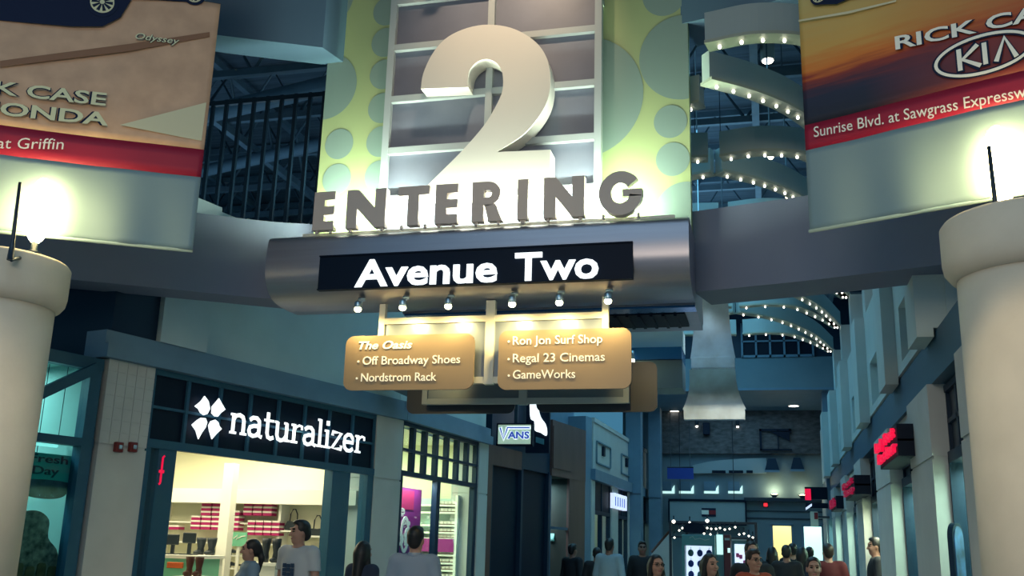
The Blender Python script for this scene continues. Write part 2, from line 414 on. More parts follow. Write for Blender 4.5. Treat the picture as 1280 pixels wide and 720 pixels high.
# ---- shoe shop interior (room behind the front)
room = [FN.w(-.55, .46, 0)[:2], FN.w(4.1, .46, 0)[:2]]
struct('wall_shop_side', MB().box(-11.5, -5.36, 13.50, 13.6, 0, 3.0), 'store_cream')
struct('wall_shop_back', MB().box(-11.5, -11.4, 8.0, 13.5, 0, 3.0), 'store_cream')
m = MB(); m.vprism([(-11.5, 9.6), FN.w(-.5, .3, 0)[:2], FN.w(4.2, .3, 0)[:2], (-11.5, 13.5)], 2.95, 3.0); struct('ceiling_shop', m, 'store_cream')
m = MB(); m.vprism([(-11.5, 9.6), FN.w(-.5, .3, 0)[:2], FN.w(4.2, .3, 0)[:2], (-11.5, 13.5)], 0, .01); struct('floor_shop', m, 'store_floor')
area('shoe_shop_ceiling_light', (-7.6, 11.9, 2.9), (0, 0, radians(15)), (3.6, 2.2), 125, (1.0, 0.92, 0.62))

# ---- right side of the avenue
XR = 1.5
mat('shop_green', (0.50, 0.60, 0.46), .7)
m = MB(); m.box(XR+.06, 2.6, 9.15, 30, 3.3, 4.98)
struct('wall_right', m, 'plaster_teal')
# projecting bays with sunken rectangles
def bay(name, y0, y1, r0, r1, zr0, zr1, z1=4.98):
    m = MB(); a, b = XR-.06, XR+.06
    m.box(a, b, y0, r0, 3.52, z1).box(a, b, r1, y1, 3.52, z1).box(a, b, r0, r1, 3.52, zr0).box(a, b, r0, r1, zr1, z1)
    struct(name, m, 'plaster_teal')
bay('wall_right_bay', 9.17, 12.35, 9.85, 11.35, 3.62, 4.22)
for i in range(5):
    y = 12.4+i*3.42; bay('wall_right_bay', y, y+3.37, y+1.05, y+2.35, 3.62, 4.22)
struct('trim_4', MB().box(XR-.04, 2.6, 7.9, 30, 3.1, 3.5), 'cornice_shaded')
for y0, y1 in ((9.17, 9.75), (11.75, 12.45), (15.15, 15.95), (18.6, 19.35), (22.0, 22.8), (25.4, 26.2)): struct('wall_right_strip', MB().box(XR-.20, XR-.06, y0, y1, 3.44, 4.98), 'plaster_teal')
struct('wall_right_upper', MB().box(2.5, 2.7, 9.1, 26, 4.98, 8.6), 'plaster_teal')
# shop piers
for y0, y1 in ((7.85, 8.2), (9.65, 11.1), (13.0, 14.7), (17.0, 18.3), (20.6, 21.9), (24.2, 25.5), (28, 29.9)):
    m = MB(); m.box(XR-.08, 2.0, y0, y1, 0, 2.43).box(XR-.065, 2.0, y0+.01, y1-.01, 2.43, 2.455).box(XR-.08, 2.0, y0, y1, 2.455, 3.1); struct('pier_right', m, 'plaster_grey')
def shopfront(idx, y0, y1, grid, ztop=3.2, zmid=2.44, gap=None):
    """glazed front between two piers: frame, transom grid, panes"""
    x = XR+.10; m = MB()
    m.box(x-.04, x+.05, y0, y1, ztop-.06, ztop).box(x-.05, x+.05, y0, y1, zmid-.05, zmid+.05).box(x-.04, x+.05, y0, gap or y1, 0, .15)
    n = max(2, round((y1-y0)/.55))
    for i in range(n+1): y = y0+(y1-y0)*i/n; m.box(x-.03, x+.04, y-.03, y+.03, zmid, ztop)
    if grid: m.box(x-.03, x+.04, y0, y1, (zmid+ztop)/2-.02, (zmid+ztop)/2+.02)
    nn = max(2, round((y1-y0)/.95))
    for i in range(nn+1):
        y = y0+(y1-y0)*i/nn
        if gap and gap < y < y1-.1: continue
        m.box(x-.05, x+.06, y-.05, y+.05, 0, zmid)
    w = struct('window_%d' % idx, m, 'frame_navy')
    MB().box(x, x+.01, y0, y1, zmid, ztop).build('pane', 'dark_steel', w)
    MB().box(x, x+.01, y0, gap or y1, .15, zmid).build('pane', 'pane_glass', w)
    if ztop < 3.05: struct('wall_right_fascia', MB().box(XR+.0, 2.0, y0, y1, ztop, 3.1), 'plaster_grey')
    struct('wall_right_display', MB().box(1.96, 2.0, y0, y1, 0, ztop), 'shop_green')
    area('window_display_light', (1.80, (y0+y1)/2, zmid-.08), (0, radians(-8), 0), (.12, (y1-y0)*.9), 26*(y1-y0), (0.90, 1.0, 0.70))
shopfront(2, 8.2, 9.65, True, 3.08)
shopfront(3, 11.1, 13.0, False, 2.66)
shopfront(4, 14.7, 17.0, True, 3.08, gap=15.8)
shopfront(5, 18.3, 20.6, True, 2.7)
shopfront(6, 21.9, 24.2, True, 3.08)
shopfront(7, 25.5, 28.0, True, 3.08)
# ---- bridge beams carrying the sign, round columns
def arc_beam(name, path, z0, z1, th, m_):
    P = smooth_open(path, 6); B = [(p[0]+th*.25, p[1]+th) for p in P]
    m = MB(); m.vprism(P+B[::-1], z0, z1); struct(name, m, m_)
arc_beam('beam_left', [(-8.0, 7.35), (-6.58, 8.2), (-5.9, 8.61), (-5.1, 9.12), (-4.60, 9.32)], 4.0, 4.84, .55, 'beam_paint')
arc_beam('beam_right', [(-.64, 9.5), (.34, 9.24), (1.0, 9.02), (1.61, 8.80), (2.6, 8.35)], 4.0, 4.82, .55, 'beam_paint')
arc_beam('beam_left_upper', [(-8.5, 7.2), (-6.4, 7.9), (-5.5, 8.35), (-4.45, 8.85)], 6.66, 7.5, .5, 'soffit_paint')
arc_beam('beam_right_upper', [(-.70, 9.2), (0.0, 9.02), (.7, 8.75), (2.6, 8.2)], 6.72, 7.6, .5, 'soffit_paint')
KS = .8625
def Zk(z): return CZ+KS*(z-CZ)
def column(name, cx, cy, label):
    t = thing(name, label, 'column', (cx, cy, 0))
    m = MB(); m.lathe([(.47, 0), (.47, Zk(3.66))], cx, cy, 64); m.build('shaft', 'plaster_warm', t)
    m = MB(); m.lathe([(.475, Zk(3.60)), (.51, Zk(3.63)), (.54, Zk(3.68)), (.55, Zk(3.75)), (.55, Zk(4.02)), (.53, Zk(4.05)), (.2, Zk(4.06))], cx, cy, 64); m.build('capital', 'plaster_warm', t)
    return t
CL = (-6.05, 6.60); CR = (1.71, 6.82)
column('round_column', *CL, 'round plaster column with ring capital beneath the beige car banner')
column('round_column', *CR, 'round plaster column with ring capital beneath the sunset car banner')

# ---- far end of the avenue
struct('wall_back', MB().box(-4.2, 2.6, 30.0, 30.3, 2.42, 8.6), 'wall_back_paint')
struct('wall_back_left', MB().box(-4.2, 0.02-0.0, 30.0, 30.3, 0, 2.42), 'wall_back_paint')
m = MB().box(.62, .85, 30.0, 30.3, 0, 2.42).box(1.42, 2.6, 30.0, 30.3, 0, 2.42); struct('wall_back_pier', m, 'wall_back_paint')
struct('wall_attic', MB().box(-4.8, 2.6, 26.0, 26.3, 5.68, 6.46), 'wall_back_paint')
struct('ceiling_far', MB().box(-4.8, 2.6, 26.0, 30.0, 5.62, 5.68), 'cornice_blue')
m = MB().box(-3.1, 1.55, 29.80, 30.0, 4.38, 5.62); struct('wall_stone', m, 'stone')
struct('wall_shop_far', MB().box(-.6, 2.6, 32.5, 32.6, 0, 3.0), 'store_cream')
struct('ceiling_shop_far', MB().box(-.6, 2.6, 30.3, 32.6, 2.6, 2.7), 'store_cream')
area('far_shop_light', (.3, 31.3, 2.55), (0, 0, 0), (.8, 1.2), 8, (1.0, .88, .45))
area('far_shop_cool_light', (1.3, 31.3, 2.55), (0, 0, 0), (.7, 1.2), 6, (.7, 1.0, .95))
# attic window over the far wall
m = MB(); m.box(-.55, 1.2, 25.95, 26.05, 6.46, 6.52).box(-.55, 1.2, 25.95, 26.05, 7.3, 7.36).box(-.55, 1.2, 25.95, 26.05, 6.86, 6.9)
for i in range(6): m.box(-.55+.35*i-.025, -.55+.35*i+.025, 25.95, 26.05, 6.46, 7.36)
w = struct('window_8', m, 'cornice_blue'); MB().box(-.55, 1.2, 26.02, 26.04, 6.5, 7.32).build('pane', 'black_panel', w)
struct('wall_attic_top', MB().box(-4.8, 2.6, 26.06, 26.3, 6.46, 8.6), 'frame_navy')

# towers framing the far end on the left
for (x, y, wd) in ((-3.30, 27.0, .40), (-2.98, 29.0, .34)):
    m = MB(); m.box(x-wd, x, y, y+.5, 0, 3.0).box(x-wd, x, y+.04, y+.5, 3.0, 3.06).box(x-wd, x, y, y+.5, 3.06, 5.62); struct('pillar_blue', m, 'cornice_blue')
m = MB().box(1.38, 1.52, 26.3, 27.0, 0, 5.62); struct('pillar_right', m, 'cornice_blue')
# posts on the right parapet that carry the ceiling fins
for i, y in enumerate((10.5, 12.95, 15.45, 17.95, 20.4, 22.95)):
    struct('post', MB().box(XR-.02, XR+.28, y-.16, y+.20, 4.98, 6.0), 'plaster_teal')
    if y > 15: struct('post', MB().box(-5.6, -5.2, y-.16, y+.20, 4.6, 6.0), 'plaster_teal')
# ================================================================== ENTRANCE SIGN TOWER
SY = 9.2
tower = thing('entrance_sign', 'tall lime sign tower with big cream 2, ENTERING letters and lit avenue name box', 'sign', (-2.6, 9.4, 3.87))
PX0, PX1, PZ0, PZ1 = -4.55, -.63, 4.52, 7.9
m = MB(); m.box(PX0, PX1, SY, SY+.18, PZ0, PZ1)
def dot(px, py, r):
    c = aty(px, py, SY); R = r*SY/1250*1.19
    pts = [(min(max(x, PX0+.002), PX1-.002), min(max(z, PZ0+.002), PZ1-.002)) for x, z in ell(c[0], c[2], R*.93, R, 56)]
    m.add([(x, SY-.003, z) for x, z in pts], [list(range(len(pts)))], 1)
for px, py, r in ((400, -4, 51), (407, 108, 45), (424, 180, 20), (421, 224, 20), (484, 14, 20), (482, 53, 20), (480, 93, 20), (478, 135, 20), (476, 177, 20), (474, 220, 20),
                  (728, 121, 76), (853, 71, 53), (838, 152, 20), (841, 199, 20), (858, 268, 38), (830, -6, 27)): dot(px, py, r)
m.build('back_panel', ['panel_lime', 'panel_dot'], tower)
# window grid standing off the panel
def gp(px, py): p = aty(px, py, SY-.16); return p[0], p[2]
gx0, gx1, gxm = gp(487, 120)[0], gp(748, 120)[0], gp(614, 60)[0]
zs = [gp(489, y)[1] for y in (-58, 5, 62, 126, 190, 250)]
m = MB()
for x in (gx0, gxm, gx1): m.box(x-.035, x+.035, SY-.20, SY-.10, PZ0+.03, PZ1)
for z in zs: m.box(gx0, gx1, SY-.195, SY-.105, z-.035, z+.035)
for x in (gx0, gx1): m.box(x-.03, x+.03, SY-.10, SY, 5.0, 5.06).box(x-.03, x+.03, SY-.1, SY, 7.0, 7.06)
g = m.build('window_grid', 'grid_paint', tower)
MB().box(gx0, gx1, SY-.14, SY-.125, PZ0+.03, PZ1).build('pane', 'grid_pane', g)
# the numeral
def n2(px, py): p = aty(px, py, 8.82); return p[0], p[2]
outer = [(526, 111), (529, 92), (540, 68), (556, 49), (578, 37), (604, 31), (632, 33), (655, 42), (674, 57), (685, 77), (688, 103), (684, 126), (672, 148), (652, 170), (621, 190)]
inner = [(521, 245), (548, 218), (578, 188), (604, 158), (619, 134), (628, 113), (628, 92), (621, 79), (609, 74), (597, 77), (588, 86), (585, 97), (585, 109)]
P = smooth_open([n2(*p) for p in outer], 4)+[n2(688, 187), n2(688, 243)]+smooth_open([n2(*p) for p in inner], 4)
MB().prism(P, 8.82, 9.04, 0).build('numeral', 'numeral_paint', tower)
# letters standing on the box
LY = 8.66
def letter(ch, x0, x1, ytop=None):
    m = MB(); cap = .40
    def X(px): return aty(px, 275, LY)[0]
    a, b = X(x0), X(x1); w = b-a; t = .115; z0 = 4.545; z1 = z0+cap; y0, y1 = LY, LY+.085
    if ch == 'E':
        m.box(a, a+t, y0, y1, z0, z1)
        for z in (z0, (z0+z1)/2-.045, z1-.09): m.box(a+t, b, y0, y1, z, z+.09)
    elif ch == 'N':
        m.prism([(a, z0), (a+t, z0), (a+t, z1-.20), (a+t, z1), (a, z1)], y0, y1); m.box(b-t, b, y0, y1, z0, z1)
        m.prism([(a+t, z1), (b-t, z0+.20), (b-t, z0), (a+t, z1-.20)], y0, y1)
    elif ch == 'T':
        m.box(a, b, y0, y1, z1-.095, z1).box((a+b)/2-t/2, (a+b)/2+t/2, y0, y1, z0, z1-.095)
    elif ch == 'I': m.box(a, b, y0, y1, z0, z1)
    elif ch == 'R':
        m.box(a, a+t, y0, y1, z0, z1)
        r = .122; cz = z1-r; arc = [(b-.02-r+r*cos(q)*1.0, cz+r*sin(q)) for q in np.linspace(pi/2, -pi/2, 10)]
        r2 = r-.085; inn = [(b-.02-r+r2*cos(q), cz+r2*sin(q)) for q in np.linspace(-pi/2, pi/2, 10)]
        m.prism([(a+t, z1)]+arc+[(a+t, z1-2*r)]+[(a+t, cz-r2)]+inn+[(a+t, cz+r2)], y0, y1)
        m.prism([(a+t+.01, z1-2*r+.01), (a+t+.12, z1-2*r+.01), (b, z0), (b-.135, z0)], y0, y1)
    elif ch == 'G':
        cx, cz, R, r = (a+b)/2, (z0+z1)/2+.005, w/2, w/2-.115; Rz = .215; rz = .10
        qs = np.linspace(radians(38), radians(352), 34)
        m.prism([(cx+R*cos(q), cz+Rz*sin(q)) for q in qs]+[(cx+r*cos(q), cz+rz*sin(q)) for q in qs[::-1]], y0, y1)
        m.box(cx+.02, cx+R, y0, y1, cz-.035, cz+.035)
    for q in (a+.04, b-.04): m.box(q-.012, q+.012, y0+.02, y0+.05, z0-.03, z0+.01)
    return m.build('letter', 'letter_taupe', tower)
for ch, a, b in (('E', 391, 417), ('N', 432, 481), ('T', 496, 535), ('E', 543, 571), ('R', 589, 627), ('I', 646, 659), ('N', 679, 730), ('G', 748, 803)): letter(ch, a, b)
# box with a bowed face
prof = [(8.74, 4.51), (8.69, 4.47), (8.675, 4.38), (8.665, 4.24), (8.68, 4.10), (8.74, 3.99), (8.85, 3.91), (9.02, 3.875), (9.25, 3.87), (9.45, 3.88), (9.48, 4.51)]
prof = smooth_open(prof[:9], 4)+prof[9:]
hx0, hx1 = -4.78, -.62; n = len(prof)
m = MB(); m.add([(hx0, y, z) for y, z in prof]+[(hx1, y, z) for y, z in prof], [[i, i+n, (i+1) % n+n, (i+1) % n] for i in range(n)], 0, None, True)
m.add([(hx0, y, z) for y, z in prof], [list(range(n))]); m.add([(hx1, y, z) for y, z in prof], [list(range(n))[::-1]])
hs = m.build('housing', 'brushed_metal', tower)
m = MB().box(-3.62, -.63, 9.5, 10.66, 3.87, 4.4).box(-3.62, -.63, 10.66, 10.74, 3.95, 4.36); m.build('rear_housing', 'brushed_metal', tower)
m = MB().box(-3.55, -.75, 9.75, 10.35, 3.845, 3.872)
for i in range(23): m.box(-3.5+i*.12, -3.47+i*.12, 9.76, 10.34, 3.83, 3.846)
m.build('slot_grille', 'black_panel', hs)
MB().box(-3.6, -.63, 9.5, 9.70, 3.85, 3.872).build('glossy_strip', 'soffit_blue', hs)
p0 = aty(400, 320, 8.65); p1 = aty(400, 363, 8.65); p2 = aty(791, 305, 8.65)
m = MB(); m.box(p0[0], p2[0], 8.652, 8.70, p1[2], p0[2]).box(p0[0], p2[0], 8.635, 8.652, p0[2]-.012, p0[2]).box(p0[0], p2[0], 8.635, 8.652, p1[2], p1[2]+.012)
npn = m.build('name_panel', 'black_panel', tower)
b0 = aty(443, 359.5, 8.64); b1 = aty(748, 349, 8.64); h = aty(460, 325, 8.64)[2]-b0[2]
m = MB(); text(m, 'Avenue', b0[0], aty(621, 355, 8.64)[0], b0[2]+.002, h, 8.652, .02, 0, None, bold=.022); m.build('lettering', 'white_glow', npn); m = MB()
text(m, 'Two', aty(643, 352, 8.64)[0], b1[0], b0[2]+.002, h, 8.652, .02, 0, None, bold=.022)
m.build('lettering', 'white_glow', npn)
# fluorescent trough between the letters and the panel, pinkish spot from above
m = MB().box(-4.45, -.75, 8.755, 8.80, 4.50, 4.545).box(-4.45, -.75, 9.08, 9.15, 4.50, 4.54); m.build('light_trough', 'frame_cream', tower)
area('trough_light', (-2.72, 9.11, 4.56), (radians(180-12), 0, 0), (3.3, .06), 150, (0.70, 1.0, 0.58))
area('trough_front_light', (-2.72, 8.775, 4.57), (radians(180-9), 0, 0), (3.3, .04), 190, (0.85, 1.0, 0.80))
spot('numeral_spot', (-2.3, 7.4, 8.6), (-2.5, 9.1, 6.9), 620, (1.0, 0.74, 0.48), 62, .9, .1)

# ---- directory signs hanging under the box
def directory(cy, label, lettered=True):
    t = thing('directory_sign', label, 'sign', (-2.54, cy, 2.9), 0.0, None)
    y = cy+.12; m = MB(); b = .03
    for x in (-3.66, -1.43): m.box(x-b, x+b, y-b, y+b, 3.06, 3.866)
    m.box(-2.545-.045, -2.545+.045, y-b*1.1, y+b*1.1, 3.05, 3.866)
    for z in (3.69, 3.09): m.box(-3.655, -1.435, y-b*.9, y+b*.9, z-b*1.05, z+b*1.05)
    f = m.build('frame', 'frame_cream' if lettered else 'frame_unlit', t)
    MB().box(-3.65, -1.44, y-.008, y+.008, 3.1, 3.68).build('infill', 'frame_grey', t)
    lines = (((434, 418), (590, 487)), ((622, 411), (787, 485)))
    for i, (x0, x1) in enumerate(((-3.97, -2.66), (-2.42, -1.17))):
        z0, z1 = (2.985, 3.52) if i == 0 else (2.975, 3.535)
        m = MB(); m.prism(rrect(x0, x1, z0, z1, .085), cy-.03, cy+.0)
        for q in (x0+.35, x1-.35): m.box(q-.03, q+.03, cy, y-b, 3.40, 3.46).box(q-.03, q+.03, cy, y-b, 3.09, 3.12)
        pl_ = m.build('plate', 'gold_plate' if lettered else 'plate_back', t)
        if not lettered: continue
        m = MB(); Y = cy-.032
        def tl(s, xa, xb, yb, cap, bold=0.0, shear=0.0, bullet=True):
            a = aty(xa, yb, Y); q = aty(xb, yb, Y); c = cap*Y/1250*1.02; m = MB()
            text(m, s, a[0], q[0], a[2], c, Y+.002, .006, 0, None, bold, shear)
            if bullet: k = aty(xa-5, yb-4, Y); m.prism(ell(k[0], k[2], .011, .011, 10), Y-.004, Y+.002)
            m.build('lettering', 'sign_white', pl_)
        if i == 0:
            tl('The Oasis', 448, 515, 437, 11, .022, .25, False); tl('Off Broadway Shoes', 453, 575, 456, 11, .004); tl('Nordstrom Rack', 451, 545, 477, 11, .004)
        else:
            tl('Ron Jon Surf Shop', 641, 753, 431, 11, .004); tl('Regal 23 Cinemas', 641, 756, 453, 11, .004); tl('GameWorks', 641, 719, 473.5, 11, .004)
    return t
directory(8.95, 'gold twin-plate store directory with white lettering lit by small spotlights')
rear = directory(8.95, 'dark grey back of the twin-plate directory behind the gold one', False)
rear.location = (-2.54, 10.55, 2.9); rear.rotation_euler = (0, 0, pi)
# six small spotlights
for i, (px, py) in enumerate(((447, 391), (503, 389), (560, 388), (640, 386), (699, 384), (760, 382))):
    p = aty(px, py, 8.78); x, z = p[0], 3.775
    t = thing('spotlight', '%s of six small bright spotlights under the metal box counted from the beige banner side' % ORD[i], 'lamp', (x, 8.78, 3.89), 0, 'spotlights under the avenue box')
    MB().lathe([(.035, 3.86), (.035, 3.885)], x, 8.86, 12).tube([(x, 8.86, 3.865), (x, 8.84, 3.80), (x, 8.80, 3.77)], .012, 6).build('bracket', 'silver', t)
    MB().lathe([(.028, z-.012), (.036, z+.0), (.036, z+.05), (.02, z+.065)], x, 8.78, 14).build('lamp_head', 'silver', t)
    MB().ball((x, 8.78, z-.02), (.036, .036, .030), 12).build('lamp_lens', 'lamp_hot', t)
    spot('spot_light', (x, 8.80, z-.06), (x+(.05 if i < 3 else -.05), 9.02, 3.2), 34, (1.0, .74, .28), 158, .9, .03)

# ================================================================== BANNERS AND COLUMN LAMPS
BL = Frame(-6.68*KS, 7.64*KS, math.atan2(.72, 1.26)); BR = Frame(.43*KS, 8.66*KS, math.atan2(-.55, 1.20))
def make_banner(fr, s0, s1, zb, zt, r0, r1, label, picture):
    t = thing('banner', label, 'banner', tuple(fr.w((s0+s1)/2, 0, zb)), fr.rot)
    def fold(x, z): return .014*sin(x*11+z*.8)*max(0, 1-(z-zb)/.9)+.012*sin(x*3.1+1)
    def sheet(za, zc, nz, mi, mb):
        g = [[(x, fold(x, z), z) for x in np.linspace(s0, s1, 60)] for z in np.linspace(za, zc, nz)]
        mb.sheet(g, mi, fr.M)
    m = MB(); sheet(zb, r0, 14, 0, m); sheet(r0, r1, 4, 1, m); sheet(r1, zt, 24, 2, m)
    c = m.build('cloth', ['banner_pale', 'red_print', picture], t)
    uv = c.data.uv_layers.new(name='UVMap'); inv = fr.M.inverted()
    for l in c.data.loops:
        p = inv @ c.data.vertices[l.vertex_index].co; uv.data[l.index].uv = ((p.x-s0)/(s1-s0), (p.z-r1)/(zt-r1))
    so = c.modifiers.new('cloth thickness', 'SOLIDIFY'); so.thickness = .004
    MB().tube([tuple(fr.w(s0, 0, zb-.005)), tuple(fr.w(s1, 0, zb-.005))], .014, 8).build('hem_rod', 'banner_pale', t)
    rd = MB().tube([tuple(fr.w(s0, .02, zt)), tuple(fr.w(s1, .02, zt))], .02, 8)
    for q in (s0+.2, s1-.2): rd.tube([tuple(fr.w(q, .02, zt)), tuple(fr.w(q, .02, 8.6))], .006, 5)
    rd.build('hanging_rod', 'dark_steel', t)
    return t
def uv_mat(name, stops, wob, hor=None):
    m = bpy.data.materials.new(name); m.use_nodes = True; nt = m.node_tree; b = nt.nodes['Principled BSDF']; b.inputs['Roughness'].default_value = .6
    tc = nt.nodes.new('ShaderNodeTexCoord'); sx = nt.nodes.new('ShaderNodeSeparateXYZ'); nt.links.new(tc.outputs['UV'], sx.inputs[0])
    mp = nt.nodes.new('ShaderNodeMapping'); mp.inputs['Scale'].default_value = (1.6, 14, 1); nt.links.new(tc.outputs['UV'], mp.inputs[0])
    n = nt.nodes.new('ShaderNodeTexNoise'); n.inputs['Scale'].default_value = 2.2; n.inputs['Detail'].default_value = 4; nt.links.new(mp.outputs[0], n.inputs['Vector'])
    a = nt.nodes.new('ShaderNodeMath'); a.operation = 'MULTIPLY_ADD'; a.inputs[1].default_value = wob; nt.links.new(n.outputs['Fac'], a.inputs[0]); nt.links.new(sx.outputs[1], a.inputs[2])
    s = nt.nodes.new('ShaderNodeMath'); s.operation = 'SUBTRACT'; s.inputs[1].default_value = wob/2; nt.links.new(a.outputs[0], s.inputs[0])
    r = nt.nodes.new('ShaderNodeValToRGB'); nt.links.new(s.outputs[0], r.inputs[0])
    e = r.color_ramp.elements
    while len(e) < len(stops): e.new(.5)
    for q, (p, c) in zip(e, stops): q.position = p; q.color = c+(1,)
    out = r.outputs[0]
    if hor:
        mx = nt.nodes.new('ShaderNodeMix'); mx.data_type = 'RGBA'; mr = nt.nodes.new('ShaderNodeMapRange'); mr.inputs['From Min'].default_value = hor[0]; mr.inputs['From Max'].default_value = hor[1]
        mr.inputs['To Max'].default_value = hor[3]
        nt.links.new(sx.outputs[0], mr.inputs['Value']); nt.links.new(mr.outputs[0], mx.inputs['Factor']); nt.links.new(out, mx.inputs['A']); mx.inputs['B'].default_value = hor[2]+(1,); out = mx.outputs['Result']
    nt.links.new(out, b.inputs['Base Color']); MATS[name] = m
uv_mat('sunset_print', [(0, (.004, .007, .022)), (.14, (.008, .014, .045)), (.20, (.06, .014, .035)), (.25, (.26, .03, .015)), (.31, (.62, .17, .02)), (.42, (.60, .34, .08)), (.75, (.50, .42, .16)), (1, (.5, .4, .2))], .17, (.22, .75, (.34, .03, .012), .62))
mat('sand_print', (0.56, 0.35, 0.23), .6, noise=.12, nscale=5)

zr0, zr1 = BL.hit(120, 207)[1], BL.hit(120, 171)[1]
lb = make_banner(BL, -1.5*KS, 1.455*KS, Zk(4.30), Zk(7.0), zr0, zr1, 'beige car advertising banner with red strip over the column', 'sand_print')
m = MB()
def bl(px, py): return BL.hit(px, py, -.02)
m.prism([bl(-60, -60), bl(265, -60), bl(268, -8), bl(232, 2), bl(165, -2), bl(150, 22), bl(128, 33), bl(90, 33), bl(30, 28), bl(-60, 20)], -.022, -.018, 0, BL.M)
def wheel(cx, cy, rx, fr, off, mm):
    c = fr.hit(cx, cy, -.02); R = rx*KS
    mm.prism(ell(c[0], c[1], R, R*1.05), off-.004, off, 0, fr.M)
    mm.prism(ell(c[0], c[1], R*.74, R*.78), off-.006, off-.004, 1, fr.M)
    for k in range(10):
        a = 2*pi*k/10; mm.prism([(c[0]+R*.16*cos(a-.3), c[1]+R*.16*sin(a-.3)), (c[0]+R*.66*cos(a-.17), c[1]+R*.66*sin(a-.17)), (c[0]+R*.66*cos(a+.17), c[1]+R*.66*sin(a+.17)), (c[0]+R*.16*cos(a+.3), c[1]+R*.16*sin(a+.3))], off-.008, off-.006, 0, fr.M)
wheel(128, 3, .155, BL, -.022, m); wheel(243, -6, .11, BL, -.022, m)
m.build('printed_car', ['ink_dark', 'print_cream'], lb)
m = MB()
m.prism([bl(0, 76), bl(60, 68), bl(160, 55), bl(262, 40), bl(262, 46), bl(160, 64), bl(60, 76), bl(0, 84)], -.020, -.017, 0, BL.M)
m.prism([bl(150, 156), bl(258, 128), bl(252, 176), bl(230, 172)], -.020, -.017, 1, BL.M)
m.build('printed_ground', [mat('tyre_track', (.24, .12, .07), .7), mat('print_light', (.62, .58, .40), .7)], lb)
def btext(fr, mb, s, pa, pb, cap_px, mi, bold=0.0, shear=0.0, off=-.026, sc=8.6*KS):
    a = fr.hit(*pa, -.02); b = fr.hit(*pb, -.02)
    text(mb, s, a[0], b[0], a[1], cap_px*sc/1250, off+.002, .004, mi, fr.M, bold, shear, slope=(b[1]-a[1])/(b[0]-a[0]))
def otext(fr, mb, s, pa, pb, cap, bold, shear=0.0, sc=8.6*KS):
    par = lb if fr is BL else rb; k = MB(); btext(fr, k, s, pa, pb, cap, 0, bold+.035, shear, -.026, sc); k.build('letter_outline', 'ink_dark', par)
    k = MB(); btext(fr, k, s, pa, pb, cap, 0, bold, shear, -.029, sc); k.build('lettering', 'print_cream' if fr is BL else 'print_white', par)
m = MB()
otext(BL, m, 'RICK CASE', (-78, 110), (132, 133), 20, .02)
otext(BL, m, 'HONDA', (-33, 141), (135, 158), 20, .025)
otext(BL, m, 'Odyssey', (169, 49), (224, 56), 10, .01, .25)
btext(BL, m, 'I-595 at Griffin', (-60, 185), (79, 187), 16, 2, .0)
m.build('lettering', ['ink_dark', 'print_cream', 'print_white'], lb)

zr0, zr1 = BR.hit(1140, 157)[1], BR.hit(1140, 123)[1]
rb = make_banner(BR, -.015*KS, 2.5*KS, Zk(4.30), Zk(7.0), zr0, zr1, 'sunset coloured car advertising banner with red strip over the column', 'sunset_print')
m = MB()
def br(px, py): return BR.hit(px, py, -.02)
m.prism([br(1004, -60), br(1340, -90), br(1340, -70), br(1120, -12), br(1062, -2), br(1046, 5), br(1020, 6)], -.022, -.018, 0, BR.M)
wheel(1024, -5, .085, BR, -.022, m)
m.build('printed_car', ['ink_dark', 'print_cream'], rb)
m = MB()
m.prism([br(998, 27), br(1060, 17), br(1120, 2), br(1120, 0), br(1060, 14), br(998, 25)], -.020, -.017, 0, BR.M)
m.build('printed_ground', ['print_light'], rb)
m = MB()
otext(BR, m, 'RICK CASE', (1120, 63), (1352, 14), 19, .02, 0, 8.2*KS)
c = BR.hit(1229, 68, -.02); R1, R2 = .378*KS, .175*KS
qs = np.linspace(0, 2*pi, 49)
def tilt(x, z): return (x, z)
for a, b, mi, of in ((1.05, 1.07, 0, -.024), (1.0, 1.0, 1, -.027)):
    ou = [(c[0]+R1*a*cos(q), c[1]+R2*b*sin(q)) for q in qs]; i_ = [(c[0]+R1*(.93 if mi else .88)*cos(q), c[1]+R2*(.86 if mi else .78)*sin(q)) for q in qs]
    for k in range(48): m.prism([ou[k], ou[k+1], i_[k+1], i_[k]], of-.003, of, mi, BR.M)
ka = BR.hit(1196, 88, -.02); kb = BR.hit(1268, 74, -.02); w_ = kb[0]-ka[0]; hh = .19*KS; z_ = c[1]-.095*KS
for mi, g, of in ((0, .012, -.024), (1, 0, -.028)):
    st = .036*KS+2*g
    x = ka[0]+.03*KS
    m.ribbon([(x, z_-g), (x, z_+hh+g)], st, of-.003, of, mi, BR.M).ribbon([(x+.145*KS, z_+hh+g), (x+.02, z_+hh*.48), (x+.155*KS, z_-g)], st, of-.003, of, mi, BR.M)
    x = ka[0]+w_*.52; m.ribbon([(x, z_-g), (x, z_+hh+g)], st, of-.003, of, mi, BR.M)
    x = ka[0]+w_*.70; m.ribbon([(x, z_-g), (x+.075*KS, z_+hh), (x+.15*KS, z_-g)], st, of-.003, of, mi, BR.M)
m.build('oval_emblem', ['ink_dark', 'print_white'], rb); m = MB(); btext(BR, m, 'Sunrise Blvd. at Sawgrass Expressway', (1018, 172), (1302, 118), 15, 2, .004, 0, -.026, 8.2*KS)
m.build('lettering', ['ink_dark', 'print_white', 'print_white'], rb)

